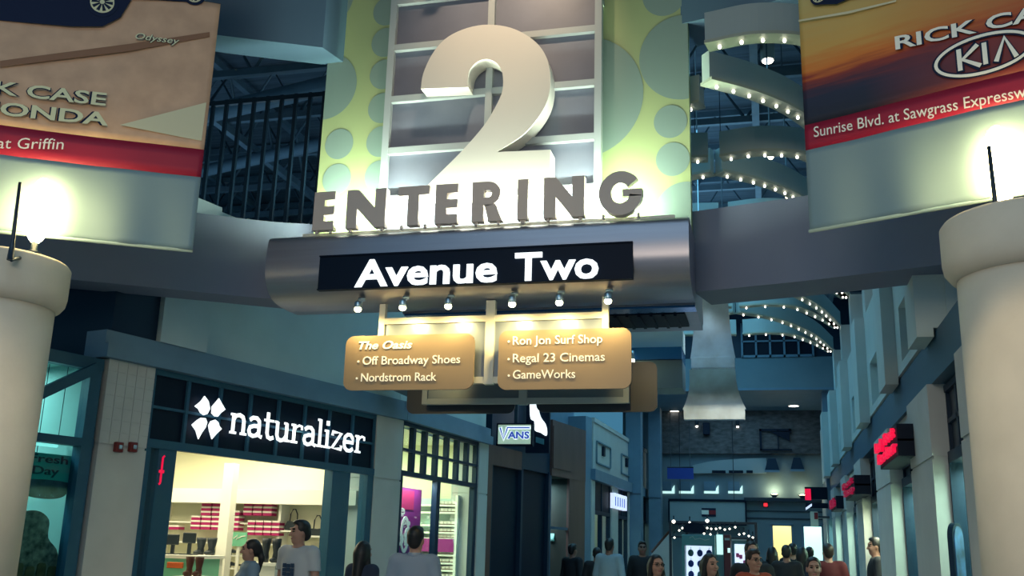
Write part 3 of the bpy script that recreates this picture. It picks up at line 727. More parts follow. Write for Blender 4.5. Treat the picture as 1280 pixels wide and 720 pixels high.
# lamps standing on the capitals: bright bulb behind a dark upright bar
def column_lamp(base_px, top_px, Y, bulb, label):
    Y *= KS; a = aty(*base_px, Y); b = aty(*top_px, Y); x, y, z = bulb[0]*KS, bulb[1]*KS, Zk(bulb[2]); zt = Zk(4.055)
    t = thing('column_lamp', label, 'lamp', (x, y, zt))
    MB().tube([tuple(a), tuple(a+(b-a)*.25), tuple(b)], [.028, .016, .012], 10).build('upright_bar', 'dark_steel', t)
    MB().lathe([(.06, zt+.004), (.06, zt+.03), (.025, zt+.05), (.025, z-.24)], x, y, 16).tube([(x, y, zt+.02), (a[0], a[1]+.01, a[2])], .013, 8).build('foot', 'dark_steel', t)
    MB().ball((x, y, z), (.105, .105, .28), 24).build('bulb', 'sconce_glow', t)  # oversized bulb also stands in for the blown-out glow around it
    return t
column_lamp((13, 325), (25, 228), 7.15, (-6.56, 7.55, 4.50), 'glowing column lamp with dark upright bar before the beige car banner')
column_lamp((1249, 297), (1236, 183), 7.45, (1.80, 7.86, 4.50), 'glowing column lamp with dark upright bar before the sunset car banner')
# ================================================================== CEILING FINS WITH BULBS
Gx = [(-.42, -.05), (.05, .36), (.5, .97), (1.05, 2.25), (1.50, 3.95)]
Tx = [(-.42, 1.95), (0.05, 1.87), (.55, 2.06), (.9, 2.62), (1.22, 3.3), (1.50, 4.05)]
bulb_me = None
def fin(k, kind, left):
    y0 = 9.1+2.47*k-(.25 if k < 0 else 0)+(.5 if left and k == 0 and kind == 'G' else 0)
    pts = Gx if kind == 'G' else Tx
    P = smooth_open(pts, 7)
    if left: P = [(-.55-(x+.42)*2.42, y) for x, y in P]
    P = [(x, y+y0) for x, y in P]; z0, z1 = 6.03, 6.32
    where = 'nearest' if k < 0 else ORD[k]
    t = thing('ceiling_fin', 'bulb-edged white ceiling fin, %s blade of %s pair, %s half' % ('front' if kind == 'G' else 'back', where, 'shoe shop' if left else 'red sign'), 'ceiling fin', (P[0][0], P[0][1], z0), 0, 'curved ceiling fins')
    n = len(P); off = []
    for i in range(n):
        tv = np.array(P[min(i+1, n-1)])-np.array(P[max(i-1, 0)]); tv = tv/np.linalg.norm(tv); nn = np.array([-tv[1], tv[0]])
        if nn[1] < 0: nn = -nn
        off.append(nn)
    A = [tuple(np.array(p)-o*.0) for p, o in zip(P, off)]; B = [tuple(np.array(p)+o*.12) for p, o in zip(P, off)]
    MB().vprism(A+B[::-1], z0, z1).build('blade', 'fin_paint', t)
    A2 = [tuple(np.array(p)-o*.03) for p, o in zip(P, off)]; B2 = [tuple(np.array(p)+o*.15) for p, o in zip(P, off)]
    MB().vprism(A2+B2[::-1], z0-.03, z0).build('lip', 'fin_lip', t)
    # bulbs along the lower edge
    d = [0.0]
    for i in range(1, n): d.append(d[-1]+math.dist(P[i], P[i-1]))
    global bulb_me
    q = .12
    while q < d[-1]-.05:
        i = max(j for j in range(n) if d[j] <= q); i = min(i, n-2); f = (q-d[i])/(d[i+1]-d[i]+1e-9)
        c = np.array(P[i])*(1-f)+np.array(P[i+1])*f+off[i]*.05
        if bulb_me is None:
            bo = MB().ball((0, 0, 0), (.017, .017, .021), 8).build('bulb', 'bulb', t); bulb_me = bo.data
        else:
            bo = bpy.data.objects.new('bulb', bulb_me); COL.objects.link(bo); bo.parent = t; bo.matrix_parent_inverse = WROOT[t.name]
        bo.location = (c[0], c[1], z0-.055); q += (.20 if k < 2 else .36)
for k in range(5):
    for kind in 'GT':
        for left in (False, True): fin(k, kind, left)
fin(-1, 'T', False)

# pendant cylinder lamps under the roof
for i, (px, py, Y, r, L, hot) in enumerate(((959, 60, 11.6, .085, .34, 0), (963, 186, 11.25, .05, .12, 1), (984, 237, 12.95, .045, .11, 1))):
    p = aty(px, py, Y)
    t = thing('pendant_lamp', ['grey cylinder pendant lamp under the roof above the first fins', 'bright white pendant lamp glowing among the roof fins', 'small warm pendant lamp glowing low among the roof fins'][i], 'lamp', tuple(p), 0)
    m = MB(); m.lathe([(r*.6, p[2]-L/2), (r, p[2]-L/2+.01), (r, p[2]+L/2), (r*.3, p[2]+L/2+.04)], p[0], p[1], 18); m.build('housing', 'fin_paint', t)
    MB().tube([(p[0], p[1], p[2]+L/2), (p[0], p[1], 8.6)], .01, 6).build('rod', 'truss_steel', t)
    MB().ball((p[0], p[1], p[2]-L/2-.005), (r*.85, r*.85, .03 if not hot else .07), 12).build('lens', 'bulb' if not hot else 'lamp_hot', t)

# grille of dark upright bars above the bridge
t = thing('bar_railing', 'dark railing of tall upright bars above the bridge beam, left of the lime sign tower', 'railing', (-6.0, 10.6, 4.84))
for i in range(11):
    x = -7.0+i*.195; MB().box(x-.022, x+.022, 10.58, 10.62, 4.7, 7.05).build('bar', 'dark_steel', t)
MB().box(-7.1, -4.95, 10.575, 10.625, 6.98, 7.04).build('rail', 'dark_steel', t)
MB().box(-7.1, -4.95, 10.575, 10.625, 4.75, 4.8).build('rail', 'dark_steel', t)

# hanging flared sheets of galvanised metal
def flare(zt, zb, wt, wb, yt, name, label, group, zc=8.6):
    cx, Y = -.68, yt
    t = thing(name, label, 'hanging panel', (cx, Y, zb), 0, group)
    def half(q): return (wt+(wb-wt)*q**2.2)/2
    qs = np.linspace(0, 1, 14)
    g = [[(cx+.10*q*0+u*half(q), Y-.30*(1-q)**2+.0, zt+(zb+.14-zt)*q) for u in np.linspace(-1, 1, 9)] for q in qs]
    m = MB(); m.sheet(g, 0)
    g2 = [[(p[0], p[1]+.06, p[2]) for p in row] for row in g]; m.sheet([r[::-1] for r in g2], 0)
    for row_i in range(13):
        for e in (0, 8): m.add([g[row_i][e], g[row_i+1][e], g2[row_i+1][e], g2[row_i][e]], [[0, 1, 2, 3]])
    m.build('sheet', 'silver', t)
    h = half(1.0)
    MB().box(cx-h*.96, cx+h*.96, Y-.03, Y+.09, zb, zb+.135).build('bottom_band', 'silver', t)
    for u in (-.3, .3): MB().tube([(cx+u*.6, Y-.02, zt), (cx+u*.6, Y+.02, zc)], .006, 5).build('cable', 'dark_steel', t)
    return t
flare(4.95, 3.99, .46, .60, 13.6, 'metal_hanging', 'upper silver flared metal sheet hanging right of the sign tower', 'hanging metal sheets')
flare(3.93, 3.30, .60, .84, 13.66, 'metal_hanging', 'lower silver flared metal sheet ending in a wide bright band', 'hanging metal sheets', 3.992)

p = aty(875, 366, 13.2)
t = thing('sheet_lamp', 'small bright lamp above the upper flared metal sheet', 'lamp', tuple(p))
MB().lathe([(.05, p[2]+.02), (.07, p[2]+.02), (.07, p[2]+.09), (.03, p[2]+.12)], p[0], p[1], 14).tube([(p[0], p[1], p[2]+.1), (p[0], p[1], 8.6)], .008, 5).build('housing', 'silver', t)
MB().ball(tuple(p), (.06, .06, .03), 10).build('lens', 'lamp_hot', t)
spot('sheet_lamp_light', (p[0], p[1], p[2]-.05), (-.68, 13.55, 4.0), 60, (.75, .92, 1.0), 80, .8, .05)

# second gantry further on, crossing to the left wall
t = thing('crossing_gantry', 'teal gantry with glossy blue underside behind the entrance sign', 'gantry', (-3, 13.0, 3.9))
MB().box(-5.0, -1.04, 13.0, 13.5, 4.15, 4.42).build('fascia', 'plaster_teal', t)
m = MB().box(-5.0, -1.04, 12.9, 13.5, 3.99, 4.15); m.build('glossy_band', 'soffit_blue', t)
MB().box(-5.0, -1.04, 12.95, 13.5, 3.62, 3.985).build('lower_fascia', 'wall_back_paint', t)
for x in (-4.9, -1.15): MB().tube([(x, 13.3, 4.4), (x, 13.3, 8.6)], .02, 6).build('hanger', 'dark_steel', t)
p = aty(790, 452, 12.7); t = thing('gantry_lamp', 'bright yellowish lamp glowing at the edge of the gold directory plate', 'lamp', tuple(p))
MB().lathe([(.02, p[2]+.14), (.03, p[2]+.14), (.035, p[2]+.03), (.03, p[2]+.03)], p[0], p[1], 12).tube([(p[0], p[1], p[2]+.12), (p[0], 12.92, p[2]+.16)], .012, 6).build('lamp_head', 'silver', t)
MB().ball(tuple(p), (.035, .035, .09), 12).build('bulb', 'lamp_hot', t)

# ================================================================== SHOE SHOP FRONT
S = FN
m = MB()
zc0, zc1 = 2.53, 3.26
wbox(S, -.02, 3.93, .0, .06, zc0, zc1+.04, m, 1)
wbox(S, -.02, 3.93, -.05, .02, 2.47, 2.56, m); wbox(S, -.02, 3.93, -.03, .02, 3.24, 3.30, m); wbox(S, -.02, 3.93, -.025, .02, 2.885, 2.915, m)
for i in range(9): s = -.0+i*.489; wbox(S, s-.02, s+.02, -.03, .02, zc0, zc1, m)
struct('fascia_panel', m, ['frame_blue', 'black_panel'])
m = MB()
for a, b in ((-.02, .05), (.16, .27), (.27, .40), (3.05, 3.11), (3.11, 3.42), (3.80, 3.93)): wbox(S, a, b, -.04, .10, 0, 2.5, m, 0)
wbox(S, .05, .16, -.02, .08, 0, .12, m); wbox(S, 3.42, 3.8, -.02, .08, 0, .12, m)
dd = struct('door_1', m, 'frame_blue'); m = MB(); wbox(S, .05, .16, .02, .03, .12, 2.5, m); wbox(S, 3.42, 3.8, .02, .03, .12, 2.5, m); m.build('pane', 'pane_glass', dd)
MB().box(.185, .25, -.05, -.04, 2.22, 2.25, 0, S.M).ribbon([(.235, 2.40), (.215, 2.38), (.215, 2.12), (.20, 2.10)], .018, -.052, -.041, 0, S.M).build('red_decal', 'neon_red', dd)
# fire strobes on the tiled pier
for i, (px, lab) in enumerate(((146, 'small dark red alarm box on the tiled pier, farther from the shoe shop'), (164, 'small dark red alarm box on the tiled pier, nearer the shoe shop'))):
    c = S.hit(px, 559, -.05); t = thing('alarm_box', lab, 'alarm', tuple(S.w(c[0], -.05, c[1])), S.rot, 'alarm boxes on the pier')
    MB().box(c[0]-.045, c[0]+.045, -.10, -.05, c[1]-.05, c[1]+.05, 0, S.M, .008).build('housing', mat('alarm_red', (.16, .02, .02), .5), t)
    MB().box(c[0]-.02, c[0]+.02, -.115, -.10, c[1]-.02, c[1]+.02, 0, S.M, .006).build('lens', 'silver', t)
# shop name: petal mark and slab lettering
nm = thing('shop_sign', 'white lit slab lettering with four-petal mark on dark grid fascia', 'sign', tuple(S.w(2, -.06, 2.8)), S.rot)
m = MB()
for poly in (((134, 80), (160, 115), (170, 165), (152, 200), (127, 208), (105, 192), (92, 165), (68, 148), (108, 116)), ((230, 95), (248, 130), (272, 170), (240, 195), (222, 218), (200, 215), (181, 195), (183, 150), (205, 125)),
             ((48, 272), (85, 240), (110, 225), (140, 228), (151, 255), (140, 290), (115, 325), (92, 368), (75, 310)), ((175, 248), (205, 238), (225, 255), (232, 280), (248, 300), (215, 330), (182, 368), (165, 310), (160, 275))):
    m.prism([S.hit(230+x/5.333, 480+y/5.333, -.06) for x, y in poly], -.072, -.06, 0, S.M)
m.build('petal_mark', 'white_glow', nm)
a = S.hit(287, 541.5, -.07); b = S.hit(455, 563.5, -.07)
xh = .235; u = xh; m = MB(); sw = .062
glyphs = {'n': (.86, [[(.14, 0), (.14, 1)], [(.14, .72), (.24, .9), (.42, .96), (.58, .88), (.64, .7), (.64, 0)], [(0, .06), (.3, .06)], [(.5, .06), (.8, .06)], [(0, .94), (.14, .94)]]),
 'a': (.78, [[(.08, .82), (.22, .95), (.42, .95), (.54, .82), (.56, .6), (.56, .1), (.72, .05)], [(.56, .56), (.3, .55), (.1, .46), (.06, .28), (.12, .1), (.28, .04), (.44, .1), (.56, .25)]]),
 't': (.58, [[(.2, 1.35), (.2, .3), (.26, .1), (.4, .04), (.54, .12)], [(.02, .94), (.5, .94)]]),
 'u': (.9, [[(.14, .96), (.14, .3), (.2, .1), (.36, .03), (.52, .1), (.62, .26)], [(.64, .96), (.64, 0)], [(0, .94), (.14, .94)], [(.5, .94), (.64, .94)], [(.64, .06), (.82, .06)]]),
 'r': (.68, [[(.16, 0), (.16, 1)], [(.16, .64), (.26, .86), (.42, .96), (.58, .92), (.58, .74)], [(0, .06), (.36, .06)], [(0, .94), (.16, .94)]]),
 'l': (.44, [[(.18, 0), (.18, 1.5)], [(0, .06), (.38, .06)], [(.02, 1.46), (.18, 1.46)]]),
 'i': (.44, [[(.18, 0), (.18, 1)], [(0, .06), (.38, .06)], [(.02, .94), (.18, .94)], [(.1, 1.36), (.26, 1.36)]]),
 'z': (.74, [[(.06, .75), (.06, .94), (.6, .94), (.06, .06), (.62, .06), (.62, .26)]]),
 'e': (.76, [[(.06, .52), (.62, .52), (.58, .78), (.44, .94), (.26, .94), (.1, .78), (.06, .48), (.1, .2), (.26, .05), (.46, .05), (.62, .18)]])}
tot = sum(glyphs[c][0] for c in 'naturalizer'); sc = (b[0]-a[0])/(tot-.08); x = a[0]
for c in 'naturalizer':
    w_, st = glyphs[c]
    for k, line in enumerate(st):
        pts = [(x+px_*sc, a[1]+pz*u) for px_, pz in line]
        thick = .06 if c == 'i' and line[0][1] > 1.3 else (.046 if abs(line[0][1]-line[-1][1]) > .3 else .028)
        m.ribbon(pts, thick, -.072-.0006*k, -.06, 0, S.M)
    x += w_*sc
m.build('lettering', 'white_glow', nm)

# ---- shoe shop fittings: shelf wall at the far side, white post, boxes, bags
YS = 13.30
def sy(px, py, Y=YS): p = aty(px, py, Y); return float(p[0]), float(p[2])
t = thing('wall_shelving', 'cream wall shelving with white header inside the shoe shop', 'shelving', (-7.3, YS, 0))
MB().box(-11.2, -5.5, YS+.16, YS+.19, 0, 2.9).build('back_panel', 'store_cream', t)
MB().box(-11.2, -5.5, YS-.25, YS+.16, 2.06, 2.26).build('header', 'store_white', t)
rows = [sy(280, y)[1] for y in (634, 642, 650, 658, 666, 673)]
for z in (1.80, 1.52, 1.18, .85, .5): MB().box(-11.2, -6.72, YS-.08, YS+.16, z-.02, z).build('shelf', 'store_white', t)
for x in (-9.6, -8.6, -7.55, -6.70): MB().box(x-.02, x+.02, YS-.09, YS+.16, 0, 2.06).build('upright', 'store_white', t)
t = thing('white_post', 'glowing white square post inside the shoe shop', 'post', (-7.4, 12.6, 0))
x = float(aty(287, 600, 12.6)[0]); MB().box(x-.075, x+.075, 12.55, 12.70, .1, 2.58).build('shaft', 'store_white', t); MB().box(x-.11, x+.11, 12.51, 12.74, 0, .1).build('plinth', 'store_white', t)
sb = None
def shoebox(x, z, w=.155, Y=YS-.06, lab=None, grp='shoe boxes on the shop shelves'):
    global sb
    if sb is None:
        mm = MB(); mm.box(-.5, .5, -.06, .10, 0, .60, 1).box(-.51, .51, -.065, .105, .60, 1.0, 0); o = mm.build('shoe_box', ['box_white', 'magenta']); sb = o.data
    else: o = bpy.data.objects.new('shoe_box', sb); COL.objects.link(o)
    o.location = (x, Y, z); o.scale = (w, 1, .062); return tag(o, lab or 'magenta and white shoe box stacked on the cream shelves in the shoe shop', 'shoe box', grp)
def boxes(px0, px1, ys, n, lab, Y=YS-.06):
    x0 = sy(px0, 650, Y)[0]; x1 = sy(px1, 650, Y)[0]; w = (x1-x0)/n
    base = min(sy(px0, y, Y)[1] for y in ys)
    for y in ys:
        z = sy((px0+px1)/2, y+4, Y)[1]
        for i in range(n): shoebox(x0+w*(i+.5), z, w*.86, Y, lab)
boxes(252, 280, (629, 634.8, 640.5), 2, 'magenta and white shoe box in the upper stacks left of the white post'); boxes(241, 280, (646.5, 652.2, 658), 3, 'magenta and white shoe box in the lower wide stacks left of the white post')
boxes(289, 302, (640, 647, 653, 659), 1, 'magenta and white shoe box in the single stack right of the white post')
boxes(305, 342, (629, 634.8, 640.5), 3, 'magenta and white shoe box in the upper stack behind the standing couple'); boxes(312, 353, (652.5, 659, 665.3), 4, 'magenta and white shoe box in the lower stack behind the standing couple')
boxes(250, 273, (697, 704, 711.5), 2, 'magenta and white shoe box in the knee-high stack near the white post'); boxes(214, 228, (658,), 1, 'single magenta and white shoe box above the cash desk')
boxes(281, 286, (697, 704, 712), 1, 'magenta and white shoe box in the narrow stack at the white post foot')
boxes(401, 410, (700, 706, 713), 1, 'magenta and white shoe box beside the blue door frame')
for k, y in enumerate((697, 705, 713)):
    c = S.hit(168, y, .7); p = S.w(c[0], .7, c[1]); shoebox(p.x, p.z, .19, p.y, 'magenta and white shoe box behind the narrow pane by the tiled pier')
    c = S.hit(174, y-33, .9); p = S.w(c[0], .9, c[1]); shoebox(p.x, p.z, .17, p.y, 'magenta and white shoe box behind the narrow pane by the tiled pier')
t = thing('box_rack', 'white rack of shoe boxes behind the narrow pane by the tiled pier', 'rack', tuple(S.w(.1, .8, 0)), S.rot)
for (px, y, of) in [(168, q, .7) for q in (697, 705, 713)]+[(174, q-33, .9) for q in (697, 705, 713)]:
    c = S.hit(px, y, of); p = S.w(c[0], of, c[1]); MB().box(p.x-.16, p.x+.16, p.y-.08, p.y+.12, p.z-.022, p.z-.002).build('shelf', 'store_white', t)
for of, px in ((.7, 168), (.9, 174)):
    c = S.hit(px, 700, of); p = S.w(c[0], of, 0); MB().box(p.x-.18, p.x+.18, p.y+.12, p.y+.15, 0, 1.95).build('back_board', 'store_white', t)
# handbags on the white wall
for i, (px, py, w_, h_) in enumerate(((367, 657, .19, .12), (397, 665, .20, .09))):
    x, z = sy(px, py, YS+.05)
    t = thing('handbag', ['dark handbag with tall looped handle behind the man', 'dark handbag with thin handle beside the blue door frame'][i], 'handbag', (x, YS+.05, z-.06), 0, 'handbags on the shop wall')
    m = MB(); m.prism(smooth_closed([(x-w_/2, z-h_/2), (x+w_/2, z-h_/2), (x+w_*.56, z), (x+w_*.35, z+h_/2), (x, z+h_*.42), (x-w_*.35, z+h_/2), (x-w_*.56, z)], 4), YS-.01, YS+.09); m.build('body', 'shop_dark', t)
    MB().tube([(x-w_*.3, YS+.04, z+h_/2-.01), (x-w_*.27, YS+.04, z+.16), (x-w_*.1, YS+.04, z+.225), (x+w_*.1, YS+.04, z+.225), (x+w_*.27, YS+.04, z+.16), (x+w_*.3, YS+.04, z+h_/2-.01)], .009, 6).build('handle', 'shop_dark', t)
    MB().box(x-.22, x+.22, YS-.08, YS+.15, z-h_/2-.03, z-h_/2-.008).build('ledge', 'store_white', t)
# green poster with a pale scribble
x0, z1 = sy(288, 665, 12.9); x1, z0 = sy(307, 683, 12.9)
t = thing('poster', 'green poster with pale scribble standing by the white post', 'poster', ((x0+x1)/2, 12.9, z0))
MB().box(x0, x1, 12.9, 12.92, z0, z1).build('board', 'mint', t)
MB().ribbon([(x0+.06, z0+.10), (x0+.12, z0+.15), (x0+.10, z0+.09), (x0+.18, z0+.13), (x0+.24, z0+.14)], .012, 12.893, 12.9).build('scribble', 'store_white', t)
MB().box((x0+x1)/2-.02, (x0+x1)/2+.02, 12.92, 12.95, 0, z1-.02).box((x0+x1)/2-.15, (x0+x1)/2+.15, 12.85, 13.0, 0, .02).build('stand', 'store_white', t)
# cash desk with screens, shelf lamps, dark boots
t = thing('cash_desk', 'white cash desk with mint front inside the shoe shop door', 'desk', (-7.9, 11.2, 0))
x0 = float(aty(212, 700, 11.3)[0]); x1 = float(aty(243, 700, 11.3)[0]); zt = float(aty(228, 694, 11.3)[2])
MB().box(x0-.3, x1, 11.3, 11.9, 0, zt-.04).build('front', 'mint', t); MB().box(x0-.33, x1+.03, 11.27, 11.95, zt-.04, zt).build('worktop', 'store_white', t)
for i, (px, py) in enumerate(((216, 676), (237, 674))):
    p = aty(px, py, 11.6); t = thing('till_screen', ['dark till screen on the cash desk beside the blue door frame', 'dark till screen on the cash desk toward the white post'][i], 'screen', (p[0], 11.6, zt), 0, 'till screens')
    MB().box(p[0]-.09, p[0]+.09, 11.58, 11.61, p[2]-.05, p[2]+.08, 0, None, .01).build('screen', 'shop_dark', t); MB().box(p[0]-.02, p[0]+.02, 11.60, 11.63, zt, p[2]).box(p[0]-.09, p[0]+.09, 11.54, 11.68, zt, zt+.015).build('stand', 'shop_dark', t)
p = aty(217, 707, 11.2); tag(MB().box(p[0]-.11, p[0]+.1, 11.22, 11.26, p[2]-.03, p[2]+.04, 0, None, .008).build('orange_sign', 'orange'), 'small orange sign on the front of the cash desk', 'sign')
def mannequin_bust(px, py, Y, w_, h_, lab, mt):
    p = aty(px, py, Y); t = thing('boot_display', lab, 'boots', (p[0], Y, 0), 0, 'dark boots on display')
    for q in (-1, 1):
        m = MB(); cx = p[0]+q*w_*.28
        m.lathe([(w_*.16, p[2]-h_/2), (w_*.18, p[2]-h_*.3), (w_*.15, p[2]-h_*.1), (w_*.22, p[2]+h_*.3), (w_*.23, p[2]+h_/2)], cx, Y, 12)
        m.ball((cx, Y-w_*.22, p[2]-h_/2+.03), (w_*.15, w_*.36, .035), 10); m.build('boot', mt, t)
    MB().box(p[0]-w_*.7, p[0]+w_*.7, Y-.2, Y+.2, p[2]-h_/2-.04, p[2]-h_/2).build('plinth_top', 'store_white', t)
    MB().box(p[0]-w_*.6, p[0]+w_*.6, Y-.16, Y+.16, 0, p[2]-h_/2-.04).build('plinth', 'store_white', t)
mannequin_bust(243, 708, 10.9, .22, .22, 'tall brown boots on a white plinth in the shop doorway', mat('boot_brown', (.09, .03, .02), .5))
mannequin_bust(339, 688, 12.2, .26, .30, 'tall black boots on a white plinth between the couple', 'shop_dark')
mannequin_bust(258, 683, 12.15, .28, .22, 'short dark boots on a white plinth left of the white post', 'shop_dark')
for i, (px, py) in enumerate(((296, 691), (295, 707))):
    x, z = sy(px, py, 13.05); t = thing('court_shoe', ['upper dark pointed shoe on the white ledges by the green poster', 'lower dark pointed shoe on the white ledges by the green poster'][i], 'shoe', (x, 13.05, z))
    m = MB(); m.prism(smooth_closed([(x-.11, z), (x-.10, z+.05), (x-.02, z+.03), (x+.09, z+.012), (x+.12, z)], 4), 13.02, 13.09); m.box(x-.105, x-.085, 13.03, 13.07, z-.03, z); m.build('upper', 'shop_dark', t)
    MB().box(x-.15, x+.15, 12.98, 13.2, z-.05, z-.03).build('ledge', 'store_white', t)
# ================================================================== SECOND SHOP (transom grid, poster, shelves)
S = F2
m = MB()
wbox(S, 0, 2.98, -.03, .06, 3.24, 3.30, m); wbox(S, 0, 2.98, -.03, .06, 2.53, 2.60, m); wbox(S, 0, 2.98, -.03, .05, 2.88, 2.92, m); wbox(S, 0, 2.98, -.03, .06, 0, .12, m)
for i in range(8):
    s = i*(2.98-.07)/7; wbox(S, s, s+.09, -.025, .05, 2.6, 3.24, m)
for s in (0, 1.33, 2.84): wbox(S, s, s+.13, -.03, .06, .12, 2.55, m)
w = struct('window_9', m, 'frame_navy')
m = MB(); wbox(S, .05, 2.95, .01, .02, .12, 3.24, m).build('pane', 'pane_glass', w)
struct('wall_shop_two_side', MB().box(-9, -4.86, 17.0, 17.05, 0, 3.3), 'store_cream')
struct('wall_shop_two_back', MB().box(-8.6, -8.5, 13.7, 17.0, 0, 3.3), 'store_cream')
m = MB(); m.vprism([(-8.6, 13.65), (-5.45, 13.65), (-5.2, 17.0), (-8.6, 17.0)], 3.28, 3.3); struct('ceiling_shop_two', m, 'store_cream')
area('second_shop_light', (-6.6, 15.2, 3.2), (0, 0, 0), (2.2, 2.4), 170, (1.0, .93, .56))
# magenta sale poster behind the left pane
t = thing('sale_poster', 'magenta sale poster with cream digits behind the second shop window', 'poster', tuple(S.w(.65, .25, 1)), S.rot)
a = S.hit(497, 608, .25); b = S.hit(541, 720, .25)
m = MB().box(a[0]-.1, 1.38, .25, .27, .3, a[1], 0, S.M).box(.28, 1.1, .242, .25, a[1]-.32, a[1]-.04, 1, S.M); m.build('sheet', [mat('poster_magenta', (.30, .02, .20), .6), mat('poster_pink', (.55, .02, .12), .6)], t)
m = MB()
z0 = S.hit(505, 682, .25)[1]
qs = np.linspace(0, 2*pi, 25)
c = S.hit(503, 668, .25)
def ring(cx, cz, rx, rz, wd): m.ribbon([(cx+rx*cos(q), cz+rz*sin(q)) for q in qs], wd, .236, .249, 0, S.M)
ring(c[0]+.06, c[1], .12, .24, .055)
text(m, 'sale', .16, .80, S.hit(510, 642, .25)[1]-.02, .14, .249, .012, 0, S.M, .02)
text(m, 'now on', .14, 1.0, S.hit(510, 648, .25)[1]-.24+.14, .09, .249, .012, 0, S.M, .02)
text(m, 'off', .55, 1.1, c[1]-.16, .26, .249, .012, 0, S.M, .02)
m.build('print', mat('print_pale', (.85, .78, .66), .6), t)
area('poster_light', S.w(.7, .13, 2.48), (radians(-20), 0, S.rot), (1.2, .08), 16, (1.0, .95, .85))
# shelves of small goods at the party wall
t = thing('display_shelving', 'cream display shelving with rows of small boxes in the second shop', 'shelving', (-5.6, 16.7, 0))
YQ = 16.75
def sq(px, py): p = aty(px, py, YQ-.1); return float(p[0]), float(p[2])
xa, xb = sq(538, 640)[0], sq(571, 640)[0]
MB().box(xa-.6, xb+.04, YQ+.05, YQ+.08, 0, 2.35).build('back_panel', 'mint_wall', t)
zs_ = [sq(555, y)[1] for y in (631, 640, 656, 665, 672.5, 693, 703, 712, 722)]
for z in zs_: MB().box(xa-.6, xb+.04, YQ-.18, YQ+.05, z-.03, z).build('shelf', 'store_white', t)
MB().box(xb, xb+.045, YQ-.2, YQ+.08, 0, 2.4).build('upright', 'store_white', t)
MB().box(xa-.6, xb, YQ-.21, YQ-.19, sq(555, 690)[1], sq(555, 672)[1]-.02).build('banner_panel', 'poster_magenta', t)
qb = None
for zi, z in enumerate(zs_):
    for i in range(6):
        if qb is None: o = MB().box(-.5, .5, -.05, .05, 0, .55, 0).box(-.48, .48, -.052, .04, .0, .14, 1).build('goods_box', ['box_white', 'boot_brown']); qb = o.data
        else: o = bpy.data.objects.new('goods_box', qb); COL.objects.link(o)
        o.location = (xa+.06+(xb-xa-.08)*(i+.5)/6, YQ-.09, z); o.scale = (.08, 1, .11)
        tag(o, 'small cream box on the display shelving in the second shop', 'box', 'small boxes in the second shop')

# ================================================================== DARK SHOP WITH BLADE SIGN, BROWN SHOP
S = F3
sv = S.hit(688, 600)[0]
m = MB()
wbox(S, -.02, .22, -.02, .4, 0, 3.32, m, 2)
wbox(S, .22, sv, .02, .4, 3.02, 4.3, m, 1)
wbox(S, .22, 1.5, -.02, .3, 2.98, 3.32, m, 2)
wbox(S, .22, sv, .08, .4, 0, 3.05, m, 0)
for s in (.2, 1.55, sv-.09): wbox(S, s, s+.09, 0, .1, 0, 3.05, m, 1)
struct('wall_left_dark_shop', m, ['black_panel', 'frame_navy', 'brown_clad'])
m = MB()
wbox(S, sv, L3-.36, -.03, .5, 3.0, 4.12, m); wbox(S, 4.02, L3-.36, -.02, .5, 0, 3.0, m); wbox(S, sv+.02, sv+1.05, -.05, .1, 3.15, 4.0, m)
struct('wall_left_brown_shop', m, 'brown_clad')
struct('wall_left_behind', wbox(S, -.2, L3, .4, .6, 4.12, 4.6), 'cornice_blue')
m = MB(); wbox(S, sv, 4.05, 1.6, 1.65, 0, 3.0, m); struct('wall_shop_brown_back', m, 'frame_navy')
m = MB(); wbox(S, sv, sv+.06, .0, .1, 0, 3.0, m); wbox(S, sv, 4.0, .0, .08, 1.95, 2.0, m); d2 = struct('door_2', m, 'frame_blue')
m = MB(); wbox(S, sv+.06, 4.0, .03, .04, 0, 3.0, m).build('pane', 'pane_teal', d2)
area('brown_shop_light', S.w(3.5, .9, 2.9), (0, 0, S.rot), (.8, .8), 50, (.8, .95, 1.0))
p = S.w(3.2, .8, 0)
for i, (px, py, c_, lab) in enumerate(((692, 620, 'neon_red', 'glowing red sign inside the brown shop doorway'), (691, 630, 'cool_screen', 'pale glowing strip sign under the red sign in the brown shop doorway'))):
    of = .5+.2*i; h_ = S.hit(px, py, of); q = thing('window_sign', lab, 'sign', tuple(S.w(h_[0], of, h_[1])), S.rot)
    hw, hh = (.30, .10) if i == 0 else (.32, .035)
    MB().box(h_[0]-hw, h_[0]+hw, of, of+.03, h_[1]-hh, h_[1]+hh, 0, S.M, .01).build('lit_face', c_, q)
    MB().box(h_[0]-hw-.02, h_[0]+hw+.02, of+.03, of+.06, h_[1]-hh-.02, h_[1]+hh+.02, 0, S.M).build('backing', 'black_panel', q)
    MB().tube([tuple(S.w(h_[0], of+.05, h_[1]+hh)), tuple(S.w(h_[0], of+.05, 3.0))], .008, 5).build('hanger', 'dark_steel', q)
